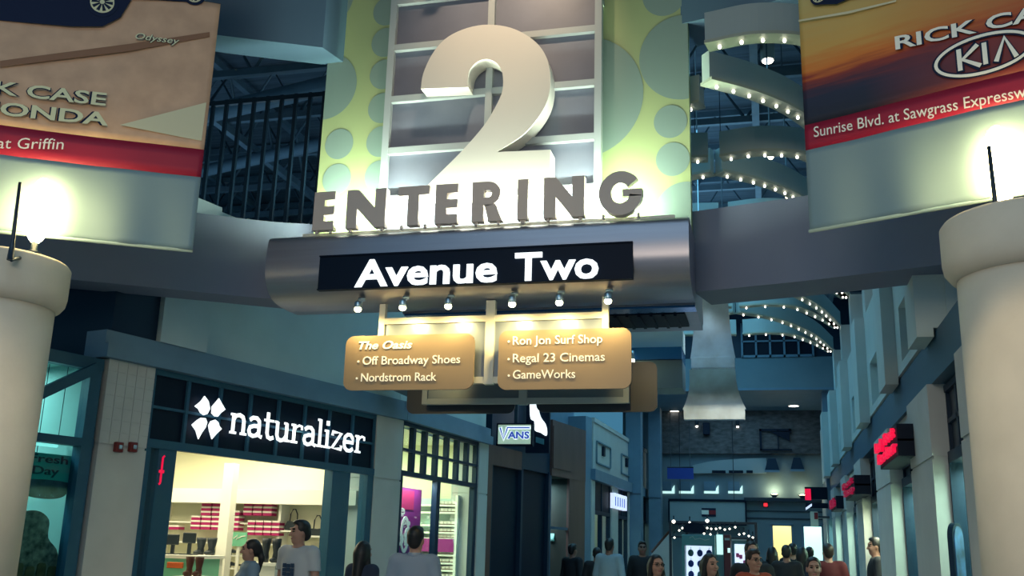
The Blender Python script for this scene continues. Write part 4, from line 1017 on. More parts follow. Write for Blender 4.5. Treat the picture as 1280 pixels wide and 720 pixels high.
for i, (px, py) in enumerate(((694, 673), (704, 668))):
    of = .35+.55*i; h_ = S.hit(px, py, of); q = thing('shirt_display', ['white shirt on a dark stand low in the brown shop doorway', 'pale shirt on a dark stand beside the brown wall'][i], 'clothing', tuple(S.w(h_[0], of, 0)), S.rot)
    x, z = h_; MB().prism(smooth_closed([(x-.11, z-.24), (x+.11, z-.24), (x+.10, z+.05), (x+.19, z-.06), (x+.22, z+.01), (x+.09, z+.18), (x-.09, z+.18), (x-.22, z+.01), (x-.19, z-.06), (x-.10, z+.05)], 3), of-.05, of+.05, 0, S.M).build('shirt', 'store_white', q)
    MB().lathe([(.02, 0), (.02, z+.2)], 0, 0, 8, 0, S.M @ Matrix.Translation((x, of, 0))).lathe([(.17, 0), (.17, .02)], 0, 0, 16, 0, S.M @ Matrix.Translation((x, of, 0))).build('stand', 'dark_steel', q)
# blade sign: white letters with a lengthened bar on a green-grey lit box
Yb = 16.55
def bp(px, py): p = aty(px, py, Yb); return float(p[0]), float(p[2])
x0, z1 = bp(621, 529); x1, z0 = bp(665, 557)
t = thing('blade_sign', 'small black-framed lit blade sign with outlined blue lettering', 'sign', ((x0+x1)/2, Yb, z0))
m = MB(); m.box(x0, x1, Yb+.03, Yb+.16, z0, z1)
for a, b, c_, d_ in ((x0, x1, z0, z0+.025), (x0, x1, z1-.025, z1), (x0, x0+.025, z0, z1), (x1-.025, x1, z0, z1)): m.box(a, b, Yb, Yb+.03, c_, d_)
m.build('case', 'black_panel', t)
MB().box(x0+.02, x1-.02, Yb+.012, Yb+.03, z0+.02, z1-.02).build('lit_face', mat('sage_glow', (.4, .5, .4), emit=(.25, .36, .28), es=.9), t)
m = MB(); u0, u1 = x0+.06, x1-.05; zb = z0+.115; ch = .15
for mi, g, yy in ((0, .020, Yb+.010), (1, 0, Yb+.004)):
    st = .026+2*g
    m.ribbon([(u0, zb+ch*1.25+g*.3), (u0+.065, zb-g*.5), (u0+.135, zb+ch*1.25+g*.3)], st, yy-.004, yy, mi)
    m.ribbon([(u0+.118, zb+ch*1.25), (u1+g, zb+ch*1.25)], st*.8, yy-.004, yy, mi)
    text(m, 'ANS', u0+.135-g, u1+g*.5, zb-g*.4, ch*.82+g*.8, yy, .004, mi, None, .04+g*1.2)
m.build('lettering', [mat('letter_glow', (1, 1, 1), emit=(.85, .95, 1.0), es=.95), mat('letter_blue', (.03, .08, .35), emit=(.03, .07, .38), es=.8)], t)
MB().box((x0+x1)/2-.03, (x0+x1)/2+.03, Yb+.08, Yb+.12, z1, z1+.35).box((x0+x1)/2-.03-.9, (x0+x1)/2, Yb+.08, Yb+.12, z1+.3, z1+.35).build('bracket', 'dark_steel', t)
# tall lit cut-out sign behind the blade sign
Yc = 18.6
def cp(px, py): p = aty(px, py, Yc); return float(p[0]), float(p[2])
t = thing('projecting_sign', 'glowing white cut-out sign on black blade partly behind the dark directory', 'sign', (*cp(676, 566)[:1], Yc, cp(676, 566)[1]))
P = smooth_closed([cp(*q) for q in ((664, 500), (674, 500), (674, 514), (677, 523), (682, 530), (684, 538), (683, 545), (676, 541), (669, 538), (668.5, 527), (664, 524), (663, 512))], 3)
MB().prism(P, Yc-.05, Yc).build('lit_shape', 'white_glow', t)
m = MB(); a = cp(658, 505); b = cp(686, 566); m.box(a[0], b[0], Yc, Yc+.10, b[1], a[1]+.3); m.build('blade', 'black_panel', t)
a = cp(670, 546); b = cp(680, 556); MB().prism([(a[0], a[1]), (b[0], cp(680, 549)[1]), (b[0], b[1]), (a[0], cp(670, 553)[1])], Yc-.01, Yc).build('small_print', mat('dim_teal', (.05, .2, .26), .5), t)

# ================================================================== FAR LEFT SHOPS
S = F4
m = MB(); wbox(S, .3, L4, 0, .5, 3.3, 4.4, m)
wbox(S, .3, L4, -.03, .3, 4.4, 4.5, m)
struct('wall_left_far', m, 'plaster_grey')
struct('trim_6', wbox(S, .0, L4+.3, -.12, .4, 3.08, 3.32), 'cornice_blue')
for i, (a, b, c_, d_) in enumerate(((745, 762, 556, 585), (776, 789, 573, 595))):
    h0 = S.hit(a, c_); h1 = S.hit(b, d_); z0 = 3.52; z1 = 3.98
    m = MB()
    for q in ((h0[0], h1[0], z0-.03, z0), (h0[0], h1[0], z1, z1+.03), (h0[0]-.03, h0[0], z0, z1), (h1[0], h1[0]+.03, z0, z1)): m.box(q[0], q[1], -.04, .0, q[2], q[3], 0, S.M)
    c0 = (h0[0]+h1[0])/2; m.box(c0-.16, c0+.05, -.05, -.0, 3.72, 3.94, 1, S.M); struct('trim_panel', m, ['wall_back_paint', 'black_panel'])
m = MB()
for a, b in ((.0, .35), (2.3, 3.1), (4.6, 5.4), (6.2, 6.9), (7.8, 8.3)): wbox(S, a, b, -.04, .3, 0, 3.1, m)
struct('pier_far', m, 'plaster_grey')
m = MB()
for a, b in ((.35, 2.3), (3.1, 4.6), (5.4, 6.2), (6.9, 7.8)):
    wbox(S, a, b, .02, .08, 2.4, 3.1, m, 1)
    for q in (a, (a+b)/2-.03, b-.06): wbox(S, q, q+.06, .0, .1, 0, 3.1, m)
    wbox(S, a, b, .0, .1, 2.36, 2.44, m)
w = struct('window_10', m, ['frame_navy', 'black_panel'])
m = MB()
for a, b in ((.35, 2.3), (3.1, 4.6), (5.4, 6.2), (6.9, 7.8)): wbox(S, a, b, .04, .05, .0, 2.4, m)
m.build('pane', 'pane_glass', w)
struct('wall_shop_far_left', wbox(S, .2, L4, 1.5, 1.6, 0, 3.1), 'store_cream'); struct('ceiling_shop_far_left', wbox(S, .2, L4, .3, 1.6, 3.0, 3.05), 'store_cream')
area('far_left_shop_light', S.w(4.0, .9, 2.95), (0, 0, S.rot), (7, .6), 40, (1.0, .94, .62))
# lit lettering over the second far shop
h_ = S.hit(775, 625, -.1)
t = thing('shop_sign', 'glowing bluish white shop lettering on the far grey pier', 'sign', tuple(S.w(h_[0], -.1, h_[1])), S.rot)
a = S.hit(768, 616, -.1); b = S.hit(781, 634, -.1)
MB().box(a[0], b[0]+.3, -.10, -.0, a[1]-.36, a[1]-.0, 0, S.M).build('lit_case', 'cool_screen', t)
for i in range(5): x = a[0]+.1+(b[0]-a[0]+.1)*i/5; MB().box(x, x+.07, -.11, -.10, a[1]-.30, a[1]-.08, 0, S.M).build('letter', 'letter_blue', t)

# ================================================================== RED SIGNS ON THE RIGHT
FRW = Frame(XR, 12.0, radians(-90))     # reading direction runs towards the viewer
def red_sign(y0, y1, z0, z1, words, label, mt, out=.22):
    t = thing('red_letter_sign', label, 'sign', (XR, (y0+y1)/2, z0))
    M = Matrix.Translation((XR-out, y1, 0)) @ Matrix.Rotation(radians(-90), 4, 'Z')
    L = y1-y0; n = len(words); hh = (z1-z0)/n; m = MB(); k = MB()
    for i, s in enumerate(words):
        zb = z1-(i+1)*hh+.22*hh; a = 0 if i == 0 else L*.12
        text(m, s, a, L-(0 if i else L*.06), zb, hh*.74, 0, .04, 0, M, .03); m.build('lettering', mt, t); m = MB()
        k.box(a-.03, L-.0, .0, out-.03, zb-.05, zb+hh*.80, 0, M)
    k.build('backing', 'black_panel', t)
red_sign(10.7, 12.6, 2.57, 2.87, ['Lady Foot', 'Locker'], 'bright red glowing lettering in two rows on the right fascia', 'neon_red', .24)
red_sign(16.0, 18.2, 2.50, 2.76, ['Foot', 'Shop'], 'dark crimson lettering box second along the right fascia', 'dim_red', .26)
red_sign(21.2, 23.0, 2.50, 2.74, ['Kids'], 'dullest dark red lettering box third along the right fascia', 'dim_red', .22)

# ================================================================== FAR WALL FITTINGS
YB = 30.0
def fb(px, py, Y=YB): p = aty(px, py, Y); return float(p[0]), float(p[2])
# white board with flag mark
x0, z1 = fb(837, 626, 29.6); x1, z0 = fb(932, 655, 29.6)
t = thing('hanging_board', 'wide grey board with small flag emblem on the far wall', 'sign', ((x0+x1)/2, 29.6, z0))
MB().box(x0, x1, 29.6, 29.7, z0, z1, 0, None, .01).build('board', 'sign_board', t)
m = MB()
for q in ((x0-.03, x1+.03, z1, z1+.06), (x0-.03, x1+.03, z0-.05, z0), (x0-.04, x0, z0, z1), (x1, x1+.04, z0, z1)): m.box(q[0], q[1], 29.56, 29.72, q[2], q[3])
m.build('frame', 'black_panel', t)
a = fb(877, 635, 29.6); b = fb(895, 646, 29.6); h_ = (a[1]-b[1])
m = MB().box(a[0], b[0], 29.58, 29.6, b[1], a[1], 0); xm = (a[0]+b[0])/2
m.box(a[0], xm, 29.575, 29.58, b[1]+h_*.25, a[1]-h_*.25, 1).box(xm, b[0], 29.575, 29.58, b[1]+h_*.25, a[1]-h_*.25, 2); m.build('flag_emblem', ['ink_dark', 'store_white', mat('flag_red', (.22, .01, .02), .5)], t)
for x in (x0+.3, x1-.3): MB().tube([(x, 29.65, z1), (x, 29.65, 5.6)], .012, 5).build('cable', 'dark_steel', t)
# four small windows with lit reveals
for i, px in enumerate((834, 858, 889, 919)):
    a = fb(px-9, 602); b = fb(px+8, 617)
    t = thing('wall_light_box', '%s small dark wall opening with lit pale edge, counted from the blue banner' % ['first, narrowest', 'second', 'third', 'last'][i], 'window', ((a[0]+b[0])/2, 29.95, b[1]), 0, 'lit openings on the far wall')
    m = MB().box(a[0], b[0]-.05, 29.90, 30.0, b[1]+.07, a[1]); m.build('cover', 'cornice_blue', t)
    m = MB().box(a[0], b[0]+.03, 29.94, 30.0, b[1], b[1]+.065).prism([(b[0]-.05, b[1]+.065), (b[0]+.03, b[1]+.065), (b[0]+.03, a[1]-.1), (b[0]-.03, b[1]+.15)], 29.94, 30.0); m.build('lit_edge', 'cyan_glow', t)
a = fb(834, 584, 29.3); b = fb(867, 599, 29.3)
t = thing('blue_banner', 'plain royal blue banner hanging before the far wall', 'banner', ((a[0]+b[0])/2, 29.3, b[1])); MB().box(a[0], b[0], 29.3, 29.32, b[1], a[1]).build('cloth', 'royal_blue', t); MB().tube([(a[0], 29.31, a[1]), (b[0], 29.31, a[1])], .02, 6).tube([(a[0]+.1, 29.31, a[1]), (a[0]+.1, 29.31, 5.62)], .01, 5).tube([(b[0]-.1, 29.31, a[1]), (b[0]-.1, 29.31, 5.62)], .01, 5).build('rod', 'dark_steel', t)
# curved pale soffit and its slots
m = MB(); P = smooth_open([fb(866, 582), fb(890, 577), (fb(925, 574)), fb(958, 573)], 5); m.prism(P+[fb(958, 592), fb(866, 592)], 29.88, 30.0); struct('trim_7', m, 'sign_board')
m = MB()
for p0, p1 in ((890, 907), (911, 929), (933, 941)): a = fb(p0, 588, 29.86); b = fb(p1, 591.5, 29.86); m.box(a[0], b[0], 29.84, 29.88, b[1], a[1])
struct('trim_8', m, 'black_panel')
for i, (pa, pb) in enumerate((((958, 573), (972, 589)), ((990, 572), (1003, 588)))):
    a = fb(*pa, 29.6); b = fb(*pb, 29.6)
    t = thing('wall_awning', ['dark trapezoid awning box on the far wall beside the pale soffit', 'dark trapezoid awning box on the far wall beside the right pillar'][i], 'awning', ((a[0]+b[0])/2, 29.7, b[1]), 0, 'awning boxes on the far wall')
    MB().prism([(a[0]-.06, b[1]), (b[0]+.06, b[1]), (b[0]-.04, a[1]), (a[0]+.04, a[1])], 29.6, 30.0).build('hood', 'frame_navy', t); MB().box(a[0]-.06, b[0]+.06, 29.58, 29.6, b[1]-.03, b[1]+.03).build('lip', 'cornice_blue', t)
for i, (px, py, pw) in enumerate(((968, 619, 9), (1003, 620, 4))):
    p = fb(px, py, 29.8); t = thing('uplight', ['glowing uplight on the ledge of the far wall', 'smaller glowing uplight by the red far sign'][i], 'lamp', (p[0], 29.8, p[1]-.05), 0, 'uplights on the far ledge')
    MB().lathe([(.05, p[1]-.06), (.12, p[1]+.02)], p[0], 29.8, 14).build('bowl', 'dark_steel', t); MB().ball((p[0], 29.8, p[1]+.02), (.09, .09, .02), 10).build('lens', 'lamp_hot', t)
    point('uplight_light', (p[0], 29.78, p[1]+.12), pw, (1.0, .90, .48), .05)
a = fb(930, 622, 29.9); b = fb(1025, 624, 29.9); m = MB().box(a[0], 1.5, 29.75, 30.0, a[1]-.1, a[1]); 
for y in (639, 648): q = fb(960, y)[1]; m.box(a[0], 1.5, 29.97, 30.0, q-.015, q+.015)
struct('trim_9', m, 'dark_steel')
p = fb(957, 631, 29.9); t = thing('exit_sign', 'tiny red glowing sign on the far wall', 'sign', (p[0], 29.9, p[1])); MB().box(p[0]-.055, p[0]+.055, 29.9, 29.93, p[1]-.05, p[1]+.05, 0, None, .01).build('lit_face', 'exit_red', t); MB().box(p[0]-.07, p[0]+.07, 29.93, 29.98, p[1]-.065, p[1]+.065).build('case', 'black_panel', t)
# signs projecting from the right pillar
for i, (pa, pb, mt, lab) in enumerate((((1006, 611), (1014, 625), 'neon_red', 'small red glowing sign on the far right pillar'), ((1007, 631), (1015, 636), 'cool_screen', 'slanted pale glowing strip under the small red sign'))):
    a = fb(*pa, 26.2); b = fb(*pb, 26.2); t = thing('blade_sign', lab, 'sign', ((a[0]+b[0])/2, 26.2, b[1]))
    dz = .07 if i else 0
    MB().prism([(a[0], b[1]-dz/2), (b[0], b[1]+dz), (b[0], a[1]+dz/2), (a[0], a[1]-dz)], 26.2, 26.26).build('lit_face', mt, t)
    MB().box(a[0], 1.385, 26.26, 26.34, b[1]+.02, a[1]+.05).build('case', 'black_panel', t)
# far shop openings: warm and cool rooms
w = struct('window_11', MB().box(-.02, .06, 29.98, 30.06, 0, 2.42).box(.56, .62, 29.98, 30.06, 0, 2.42).box(0, .62, 29.98, 30.06, 2.38, 2.46).box(.83, .9, 29.98, 30.06, 0, 2.42).box(1.38, 1.46, 29.98, 30.06, 0, 2.42).box(.85, 1.42, 29.98, 30.06, 2.38, 2.46), 'cornice_blue')
tag(MB().box(.05, .60, 31.9, 31.95, 0, 2.5).build('glow_panel', 'yellow_glow'), 'glowing yellow sheet standing in for the lit far shop room', 'panel')  # emissive sheets added in place of the lit rooms behind the openings
tag(MB().box(.9, 1.5, 31.9, 31.95, 0, 2.5).build('glow_panel', 'cyan_glow'), 'glowing bluish white sheet standing in for the lit far shop room', 'panel')
struct('partition_far', MB().box(.68, .78, 30.3, 32.5, 0, 2.6), 'store_white')
p = aty(1018, 650, 26.0); t = thing('blade_sign', 'small cream and red sign box at the foot of the right pillar', 'sign', (p[0], 26.0, p[2])); MB().box(p[0]-.09, p[0]+.09, 26.0, 26.08, p[2]-.16, p[2]+.2, 0, None, .01).build('case', 'frame_cream', t); MB().box(p[0], p[0]+.085, 25.985, 26.0, p[2]+.02, p[2]+.18).build('red_patch', 'flag_red', t); MB().box(p[0]+.05, 1.40, 26.08, 26.32, p[2]+.05, p[2]+.10).build('bracket', 'dark_steel', t)
# recessed downlights in the far soffit
for i, (px, py, z) in enumerate(((843, 515, 5.62), (992, 507, 5.62), (871, 533, 5.62), (922, 533.5, 5.62))):
    p = atz(px, py, z)
    if p[1] > 29.6: p = aty(px, py, 29.78); 
    t = thing('downlight', ['small downlight over the dark stone band beside the blue tower', 'largest downlight in the far soffit beside the right pillar', 'tiny lamp on the stone band, left of centre', 'tiny lamp on the stone band, right of centre'][i], 'lamp', tuple(p), 0, 'downlights of the far soffit')
    r = .13 if i < 2 else .05
    if i < 2: MB().lathe([(r*1.2, z-.012), (r*1.2, z)], p[0], p[1], 18).build('trim_ring', 'fin_paint', t); MB().lathe([(r, z-.02), (r, z-.012)], p[0], p[1], 18).build('lens', 'bulb', t)
    else: MB().lathe([(r*.7, p[2]+.02), (r, p[2]+.14), (r, p[2]+.2)], p[0], p[1], 12).build('housing', 'dark_steel', t); MB().ball((p[0], p[1], p[2]), (r*.8, r*.8, .03), 10).build('lens', 'bulb', t)
# black vent box and lattice on the stone band
p = aty(883, 535, 29.7); t = thing('speaker', 'small black speaker on the stone band', 'speaker', tuple(p)); MB().box(p[0]-.10, p[0]+.10, 29.6, 29.8, p[2]-.2, p[2]+.15, 0, None, .02).build('case', 'black_panel', t)
a = fb(949, 536, 29.7); b = fb(990, 563, 29.7)
t = thing('scaffold_frame', 'dark lattice frame on the stone band near the right pillar', 'frame', ((a[0]+b[0])/2, 29.7, b[1]))
m = MB(); m.box(a[0], b[0], 29.7, 29.76, a[1]-.06, a[1]).box(a[0], a[0]+.06, 29.7, 29.76, b[1], a[1]).box(b[0]-.06, b[0], 29.7, 29.76, b[1]+.5, a[1]).box(a[0], b[0], 29.7, 29.76, b[1], b[1]+.04).box(a[0]+.5, a[0]+.53, 29.7, 29.76, b[1], a[1]); m.build('bars', 'black_panel', t)
MB().prism([(a[0]+.3, a[1]-.08), (b[0]-.05, a[1]-.35), (b[0]-.05, a[1]-.08)], 29.72, 29.76).build('dark_gusset', 'black_panel', t)

# ================================================================== KIOSK IN THE AVENUE
YK = 19.0
def kp(px, py, Y=YK): p = aty(px, py, Y); return float(p[0]), float(p[2])
t = thing('kiosk', 'teal retail kiosk with bright white-blue display window in the avenue', 'kiosk', (kp(873, 700)[0], YK, 0))
x0, zt = kp(852, 668); x1, _ = kp(893, 668); zg = kp(870, 682)[1]
MB().box(x0, x1, YK, YK+.8, zg, zt, 0, None, .01).build('header', mat('kiosk_teal', (.05, .20, .24), .4), t)
MB().box(x0, x0+.05, YK, YK+.8, 0, zg).box(x1-.05, x1, YK, YK+.8, 0, zg).build('posts', 'kiosk_teal', t)
MB().box(x0+.05, x1-.05, YK+.35, YK+.40, .5, zg).build('lit_panel', mat('display_glow', (.9, .95, 1), emit=(.66, .80, 1.0), es=1.0), t)
MB().box(x0, x1, YK-.05, YK+.8, 0, .5).build('base', 'kiosk_teal', t)
m = MB(); text(m, 'Casey Bows', x0+.14, x1-.1, (zg+zt)/2-.03, .06, YK-.0, .006, 0, None, 0, .3) if False else None
m.ribbon([(x0+.14, zg+.13), (x0+.2, zg+.16), (x0+.24, zg+.11), (x0+.33, zg+.13), (x0+.42, zg+.10), (x0+.5, zg+.12)], .012, YK-.008, YK).build('script', 'sign_board', t)
for i in range(3):
    for j in range(3):
        x = x0+.14+i*.165; z = zg-.13-j*.19
        d = thing('hanging_ornament', 'round blue ornament in the bright kiosk display', 'ornament', (x, YK+.25, z), 0, 'ornaments in the kiosk display')
        m = MB(); m.ball((x, YK+.27, z), (.055, .04, .065), 10); m.build('disc', 'royal_blue' if (i+j) % 3 else 'kiosk_teal', d); MB().tube([(x, YK+.27, z+.05), (x, YK+.34, z+.10)], .006, 5).build('hook', 'silver', d)
x0, z1 = kp(894.5, 667, 19.3); x1, _ = kp(904, 667, 19.3)
t = thing('advert_panel', 'slim bright advert panel beside the kiosk', 'advert', ((x0+x1)/2, 19.3, 0)); MB().box(x0, x1, 19.3, 19.36, 0, z1).build('case', 'kiosk_teal', t); MB().box(x0+.015, x1-.01, 19.285, 19.3, 1.55, z1-.02).build('lit_face', 'cyan_glow', t)
x0, z1 = kp(904, 668, 19.2); x1, z0 = kp(914, 720, 19.2)
t = thing('vending_machine', 'maroon vending machine beside the slim advert panel', 'machine', ((x0+x1)/2, 19.2, 0)); MB().box(x0, x1, 19.2, 19.7, 0, z1, 0, None, .01).build('body', mat('maroon', (.07, .012, .025), .45), t); a = kp(911, 688, 19.19); MB().box(a[0]-.02, a[0]+.025, 19.185, 19.2, a[1]-.04, a[1]+.04).build('lit_button', 'cyan_glow', t); a = kp(909, 674, 19.19); MB().box(a[0]-.045, a[0]+.045, 19.188, 19.2, a[1]-.02, a[1]+.02).build('plate', 'sign_board', t)
x0, z1 = kp(916, 676, 20.5); x1, z0 = kp(937, 720, 20.5)
t = thing('display_case', 'white lit display case with pink goods behind the tallest pair', 'display case', ((x0+x1)/2, 20.5, 0)); MB().box(x0, x1, 20.5, 20.9, 0, z1+.0).build('case', 'kiosk_teal', t); MB().box(x0+.03, x1-.03, 20.48, 20.5, 1.0, z1-.06).build('lit_face', 'display_glow', t); MB().box(x0-.05, x1+.05, 20.42, 20.95, z1, z1+.06).build('canopy', 'sign_board', t)
for i, (px, py) in enumerate(((921, 706), (926, 696), (931, 703), (922, 694))):
    a = kp(px, py, 20.46); tag(MB().prism(rrect(a[0]-.03, a[0]+.03, a[1]-.04, a[1]+.04, .012, 3), 20.44, 20.475).build('goods_pack', mat('pink', (.7, .12, .35), .5)), 'small pink pack in the white lit display case', 'pack', 'packs in the lit display case')
# string of bright bulbs and little fittings over the kiosks
bl_ = [(842, 652), (862, 653), (884, 651), (849, 663), (843, 672), (853, 660), (884, 660), (889, 661), (895, 661), (900, 660), (906, 662), (912, 661), (919, 659), (924, 668), (930, 667), (936, 670), (941, 672), (880, 667), (888, 668), (897, 668)]
for i, (px, py) in enumerate(bl_):
    Y = 20.2; a = kp(px, py, Y); big = i in (0, 2)
    d = thing('kiosk_lamp', ('large bright bulb over the kiosk beside the blue tower' if i == 0 else 'large bright bulb over the kiosk under the flag board') if big else 'small bright bulb strung over the kiosks', 'lamp', (a[0], Y, a[1]), 0, None if big else 'bulbs strung over the kiosks')
    r = .034 if big else .018; MB().ball((a[0], Y, a[1]), r, 10).build('bulb', 'bulb', d); MB().tube([(a[0], Y, a[1]+r*.7), (a[0], Y+.03, a[1]+.11)], .014, 6).build('holder', 'dark_steel', d)
t = thing('kiosk_canopy', 'dark canopy frame holding bulbs above the kiosks', 'canopy', (kp(880, 660)[0], 20.3, 0))
a = kp(838, 664, 20.3); b = kp(945, 664, 20.3)
MB().box(a[0], b[0], 20.2, 20.26, a[1]+.16, a[1]+.20).box(a[0], b[0], 20.2, 20.26, a[1]-.12, a[1]-.09).build('rails', 'dark_steel', t)
for x in (a[0], (a[0]+b[0])/2-.5, b[0]): MB().box(x-.025, x+.025, 20.26, 20.31, 0, a[1]+.2).build('post', 'dark_steel', t)
c = kp(868, 660, 20.15); MB().prism(smooth_closed([(c[0]-.20, c[1]-.08), (c[0]+.2, c[1]-.08), (c[0]+.16, c[1]+.06), (c[0], c[1]+.10), (c[0]-.16, c[1]+.06)], 4), 20.1, 20.2).build('dark_sign', 'black_panel', t)
# stair or escalator side, pale slanting panel on the left
a = [kp(*q, 22.0) for q in ((814, 693), (839, 664), (841, 672), (841, 720), (814, 720))]
t = thing('stair_side', 'pale slanting stair side panel left of the kiosk', 'stair', (a[0][0], 22.0, 0)); MB().prism([(a[0][0], 0), a[0], a[1], (a[2][0], 0)], 22.0, 22.15).build('side_panel', 'plaster_grey', t); MB().tube([(a[0][0], 22.05, a[0][1]+.04), (a[1][0], 22.05, a[1][1]+.04)], .03, 8).build('handrail', 'boot_brown', t)
# blue stand by the right column (board with rounded top)
p = aty(1228, 700, 8.35); 
t = thing('round_top_board', 'blue board with rounded top leaning beside the right column', 'board', (1.34, 8.6, 0))
a = aty(1222, 655, 8.6); zt = float(a[2])
M = Matrix.Translation((1.37, 8.48, 0)) @ Matrix.Rotation(radians(62), 4, 'Z')
MB().prism(rrect(-.12, .12, .02, zt, .11, 6), -.02, .02, 0, M).build('rim', 'frame_navy', t); MB().prism(rrect(-.095, .095, .06, zt-.025, .09, 6), .02, .026, 0, M).prism(rrect(-.095, .095, .06, zt-.025, .09, 6), -.026, -.02, 0, M).build('picture', mat('board_blue', (.05, .14, .35), .3, noise=.7, nscale=9), t)
# food poster in the corner shop window
S = FN
t = thing('food_poster', 'teal food poster with lettering and iced bun picture in corner shop window', 'poster', tuple(S.w(-1.2, .12, 1.2)), S.rot)
a = S.hit(42, 565, .12); b = S.hit(88, 592, .12)
m = MB(); m.box(-2.0, b[0], .12, .13, b[1]-.15, a[1], 0, S.M).build('teal_sheet', mat('poster_teal', (.08, .42, .40), .5), t)
m = MB(); p1 = S.hit(84, 581, .12); q1 = S.hit(73, 592, .12)
text(m, 'Baked Fresh', p1[0]-.95, p1[0]-.0, p1[1]+.0, .075, .118, .006, 0, S.M, .012); text(m, 'All Day', q1[0]-.55, q1[0], q1[1]-.02, .075, .118, .006, 0, S.M, .012)
m.build('lettering', mat('poster_ink', (.01, .07, .10), .5), t)
c = S.hit(56, 608, .12); m = MB(); m.prism(smooth_closed([(c[0]-.22, c[1]-.07), (c[0]-.1, c[1]-.11), (c[0]+.12, c[1]-.11), (c[0]+.24, c[1]-.06), (c[0]+.25, c[1]+.05), (c[0]-.24, c[1]+.05)], 4), .112, .12, 0, S.M); m.build('bowl_picture', mat('bowl_brown', (.10, .08, .12), .5, noise=.5, nscale=9), t)
c = S.hit(50, 690, .12)
t2 = thing('bun_cutout', 'large iced cake cut-out picture low in corner shop window', 'poster', tuple(S.w(c[0], .2, .2)), S.rot)
m = MB(); m.prism(smooth_closed([(c[0]-.26, c[1]-.35), (c[0]+.22, c[1]-.35), (c[0]+.25, c[1]-.02), (c[0]+.12, c[1]+.13), (c[0]+.10, c[1]+.30), (c[0]-.05, c[1]+.38), (c[0]-.24, c[1]+.32), (c[0]-.30, c[1]+.05)], 4), .19, .21, 0, S.M); m.build('cream_shape', mat('cream_brown', (.34, .20, .17), .6, noise=.85, nscale=14), t2)
m = MB()
for i in range(4): x = c[0]-.2+i*.12; m.prism(rrect(x, x+.09, c[1]-.42, c[1]-.10-.03*(i % 2), .03, 3), .175, .19, 0, S.M)
m.build('cake_slices', mat('cake_orange', (.22, .10, .05), .6, noise=.4, nscale=12), t2)
for i, (px, py, w_) in enumerate(((57, 556, .13), (53, 602, .11), (78, 614, .10))):
    of = .30+.25*i; c = S.hit(px, py, of); p = S.w(c[0], of, c[1]); t = thing('tube_lamp', '%s of three white tube lamps glowing inside the corner shop' % ['highest', 'middle', 'lowest'][i], 'lamp', tuple(p), S.rot, 'tube lamps in the corner shop')
    MB().box(c[0]-w_, c[0]+w_, of-.02, of+.02, c[1]-.015, c[1]+.015, 0, S.M, .008).build('tube', 'cyan_glow', t); MB().box(c[0]-w_-.02, c[0]+w_+.02, of-.02, of+.03, c[1]+.015, c[1]+.035, 0, S.M).build('tray', 'sign_board', t)
    for q in (-w_, w_): MB().tube([tuple(S.w(c[0]+q, of, c[1]+.03)), tuple(S.w(c[0]+q, of, 3.24))], .004, 5).build('wire', 'dark_steel', t)
# ================================================================== PEOPLE
def surface_nets(F, org, h):
    nx, ny, nz = F.shape; s = F < 0
    c = [s[i:nx-1+i, j:ny-1+j, k:nz-1+k] for i in (0, 1) for j in (0, 1) for k in (0, 1)]
    n_in = sum(q.astype(np.int8) for q in c); act = (n_in > 0) & (n_in < 8)
    idx = -np.ones(act.shape, np.int64); I = np.argwhere(act); idx[act] = np.arange(len(I))
    acc = np.zeros((len(I), 3)); cnt = np.zeros(len(I))
    cor = [(i, j, k) for i in (0, 1) for j in (0, 1) for k in (0, 1)]
    for a in cor:
        for ax in range(3):
            if a[ax]: continue
            b = list(a); b[ax] = 1
            fa = F[I[:, 0]+a[0], I[:, 1]+a[1], I[:, 2]+a[2]]; fb_ = F[I[:, 0]+b[0], I[:, 1]+b[1], I[:, 2]+b[2]]
            ok = (fa < 0) != (fb_ < 0); t = np.where(ok, fa/(fa-fb_+1e-12), 0)
            p = np.tile(np.array(a, float), (len(I), 1)); p[:, ax] = t
            acc[ok] += p[ok]; cnt[ok] += 1
    V = (I+acc/cnt[:, None])*h+np.array(org); Q = []
    for ax in range(3):
        sl0 = [slice(None)]*3; sl1 = [slice(None)]*3; sl0[ax] = slice(0, -1); sl1[ax] = slice(1, None)
        A = s[tuple(sl0)]; B = s[tuple(sl1)]; E = np.argwhere(A != B); o1, o2 = [q for q in range(3) if q != ax]
        E = E[(E[:, o1] > 0) & (E[:, o2] > 0) & (E[:, o1] < F.shape[o1]-1) & (E[:, o2] < F.shape[o2]-1)]
        def g(d1, d2): e = E.copy(); e[:, o1] += d1; e[:, o2] += d2; return idx[e[:, 0], e[:, 1], e[:, 2]]
        q = np.stack([g(-1, -1), g(0, -1), g(0, 0), g(-1, 0)], 1); fl = A[E[:, 0], E[:, 1], E[:, 2]]
        if ax == 1: fl = ~fl
        q[~fl] = q[~fl][:, ::-1]; Q.append(q)
    return V, np.concatenate(Q)
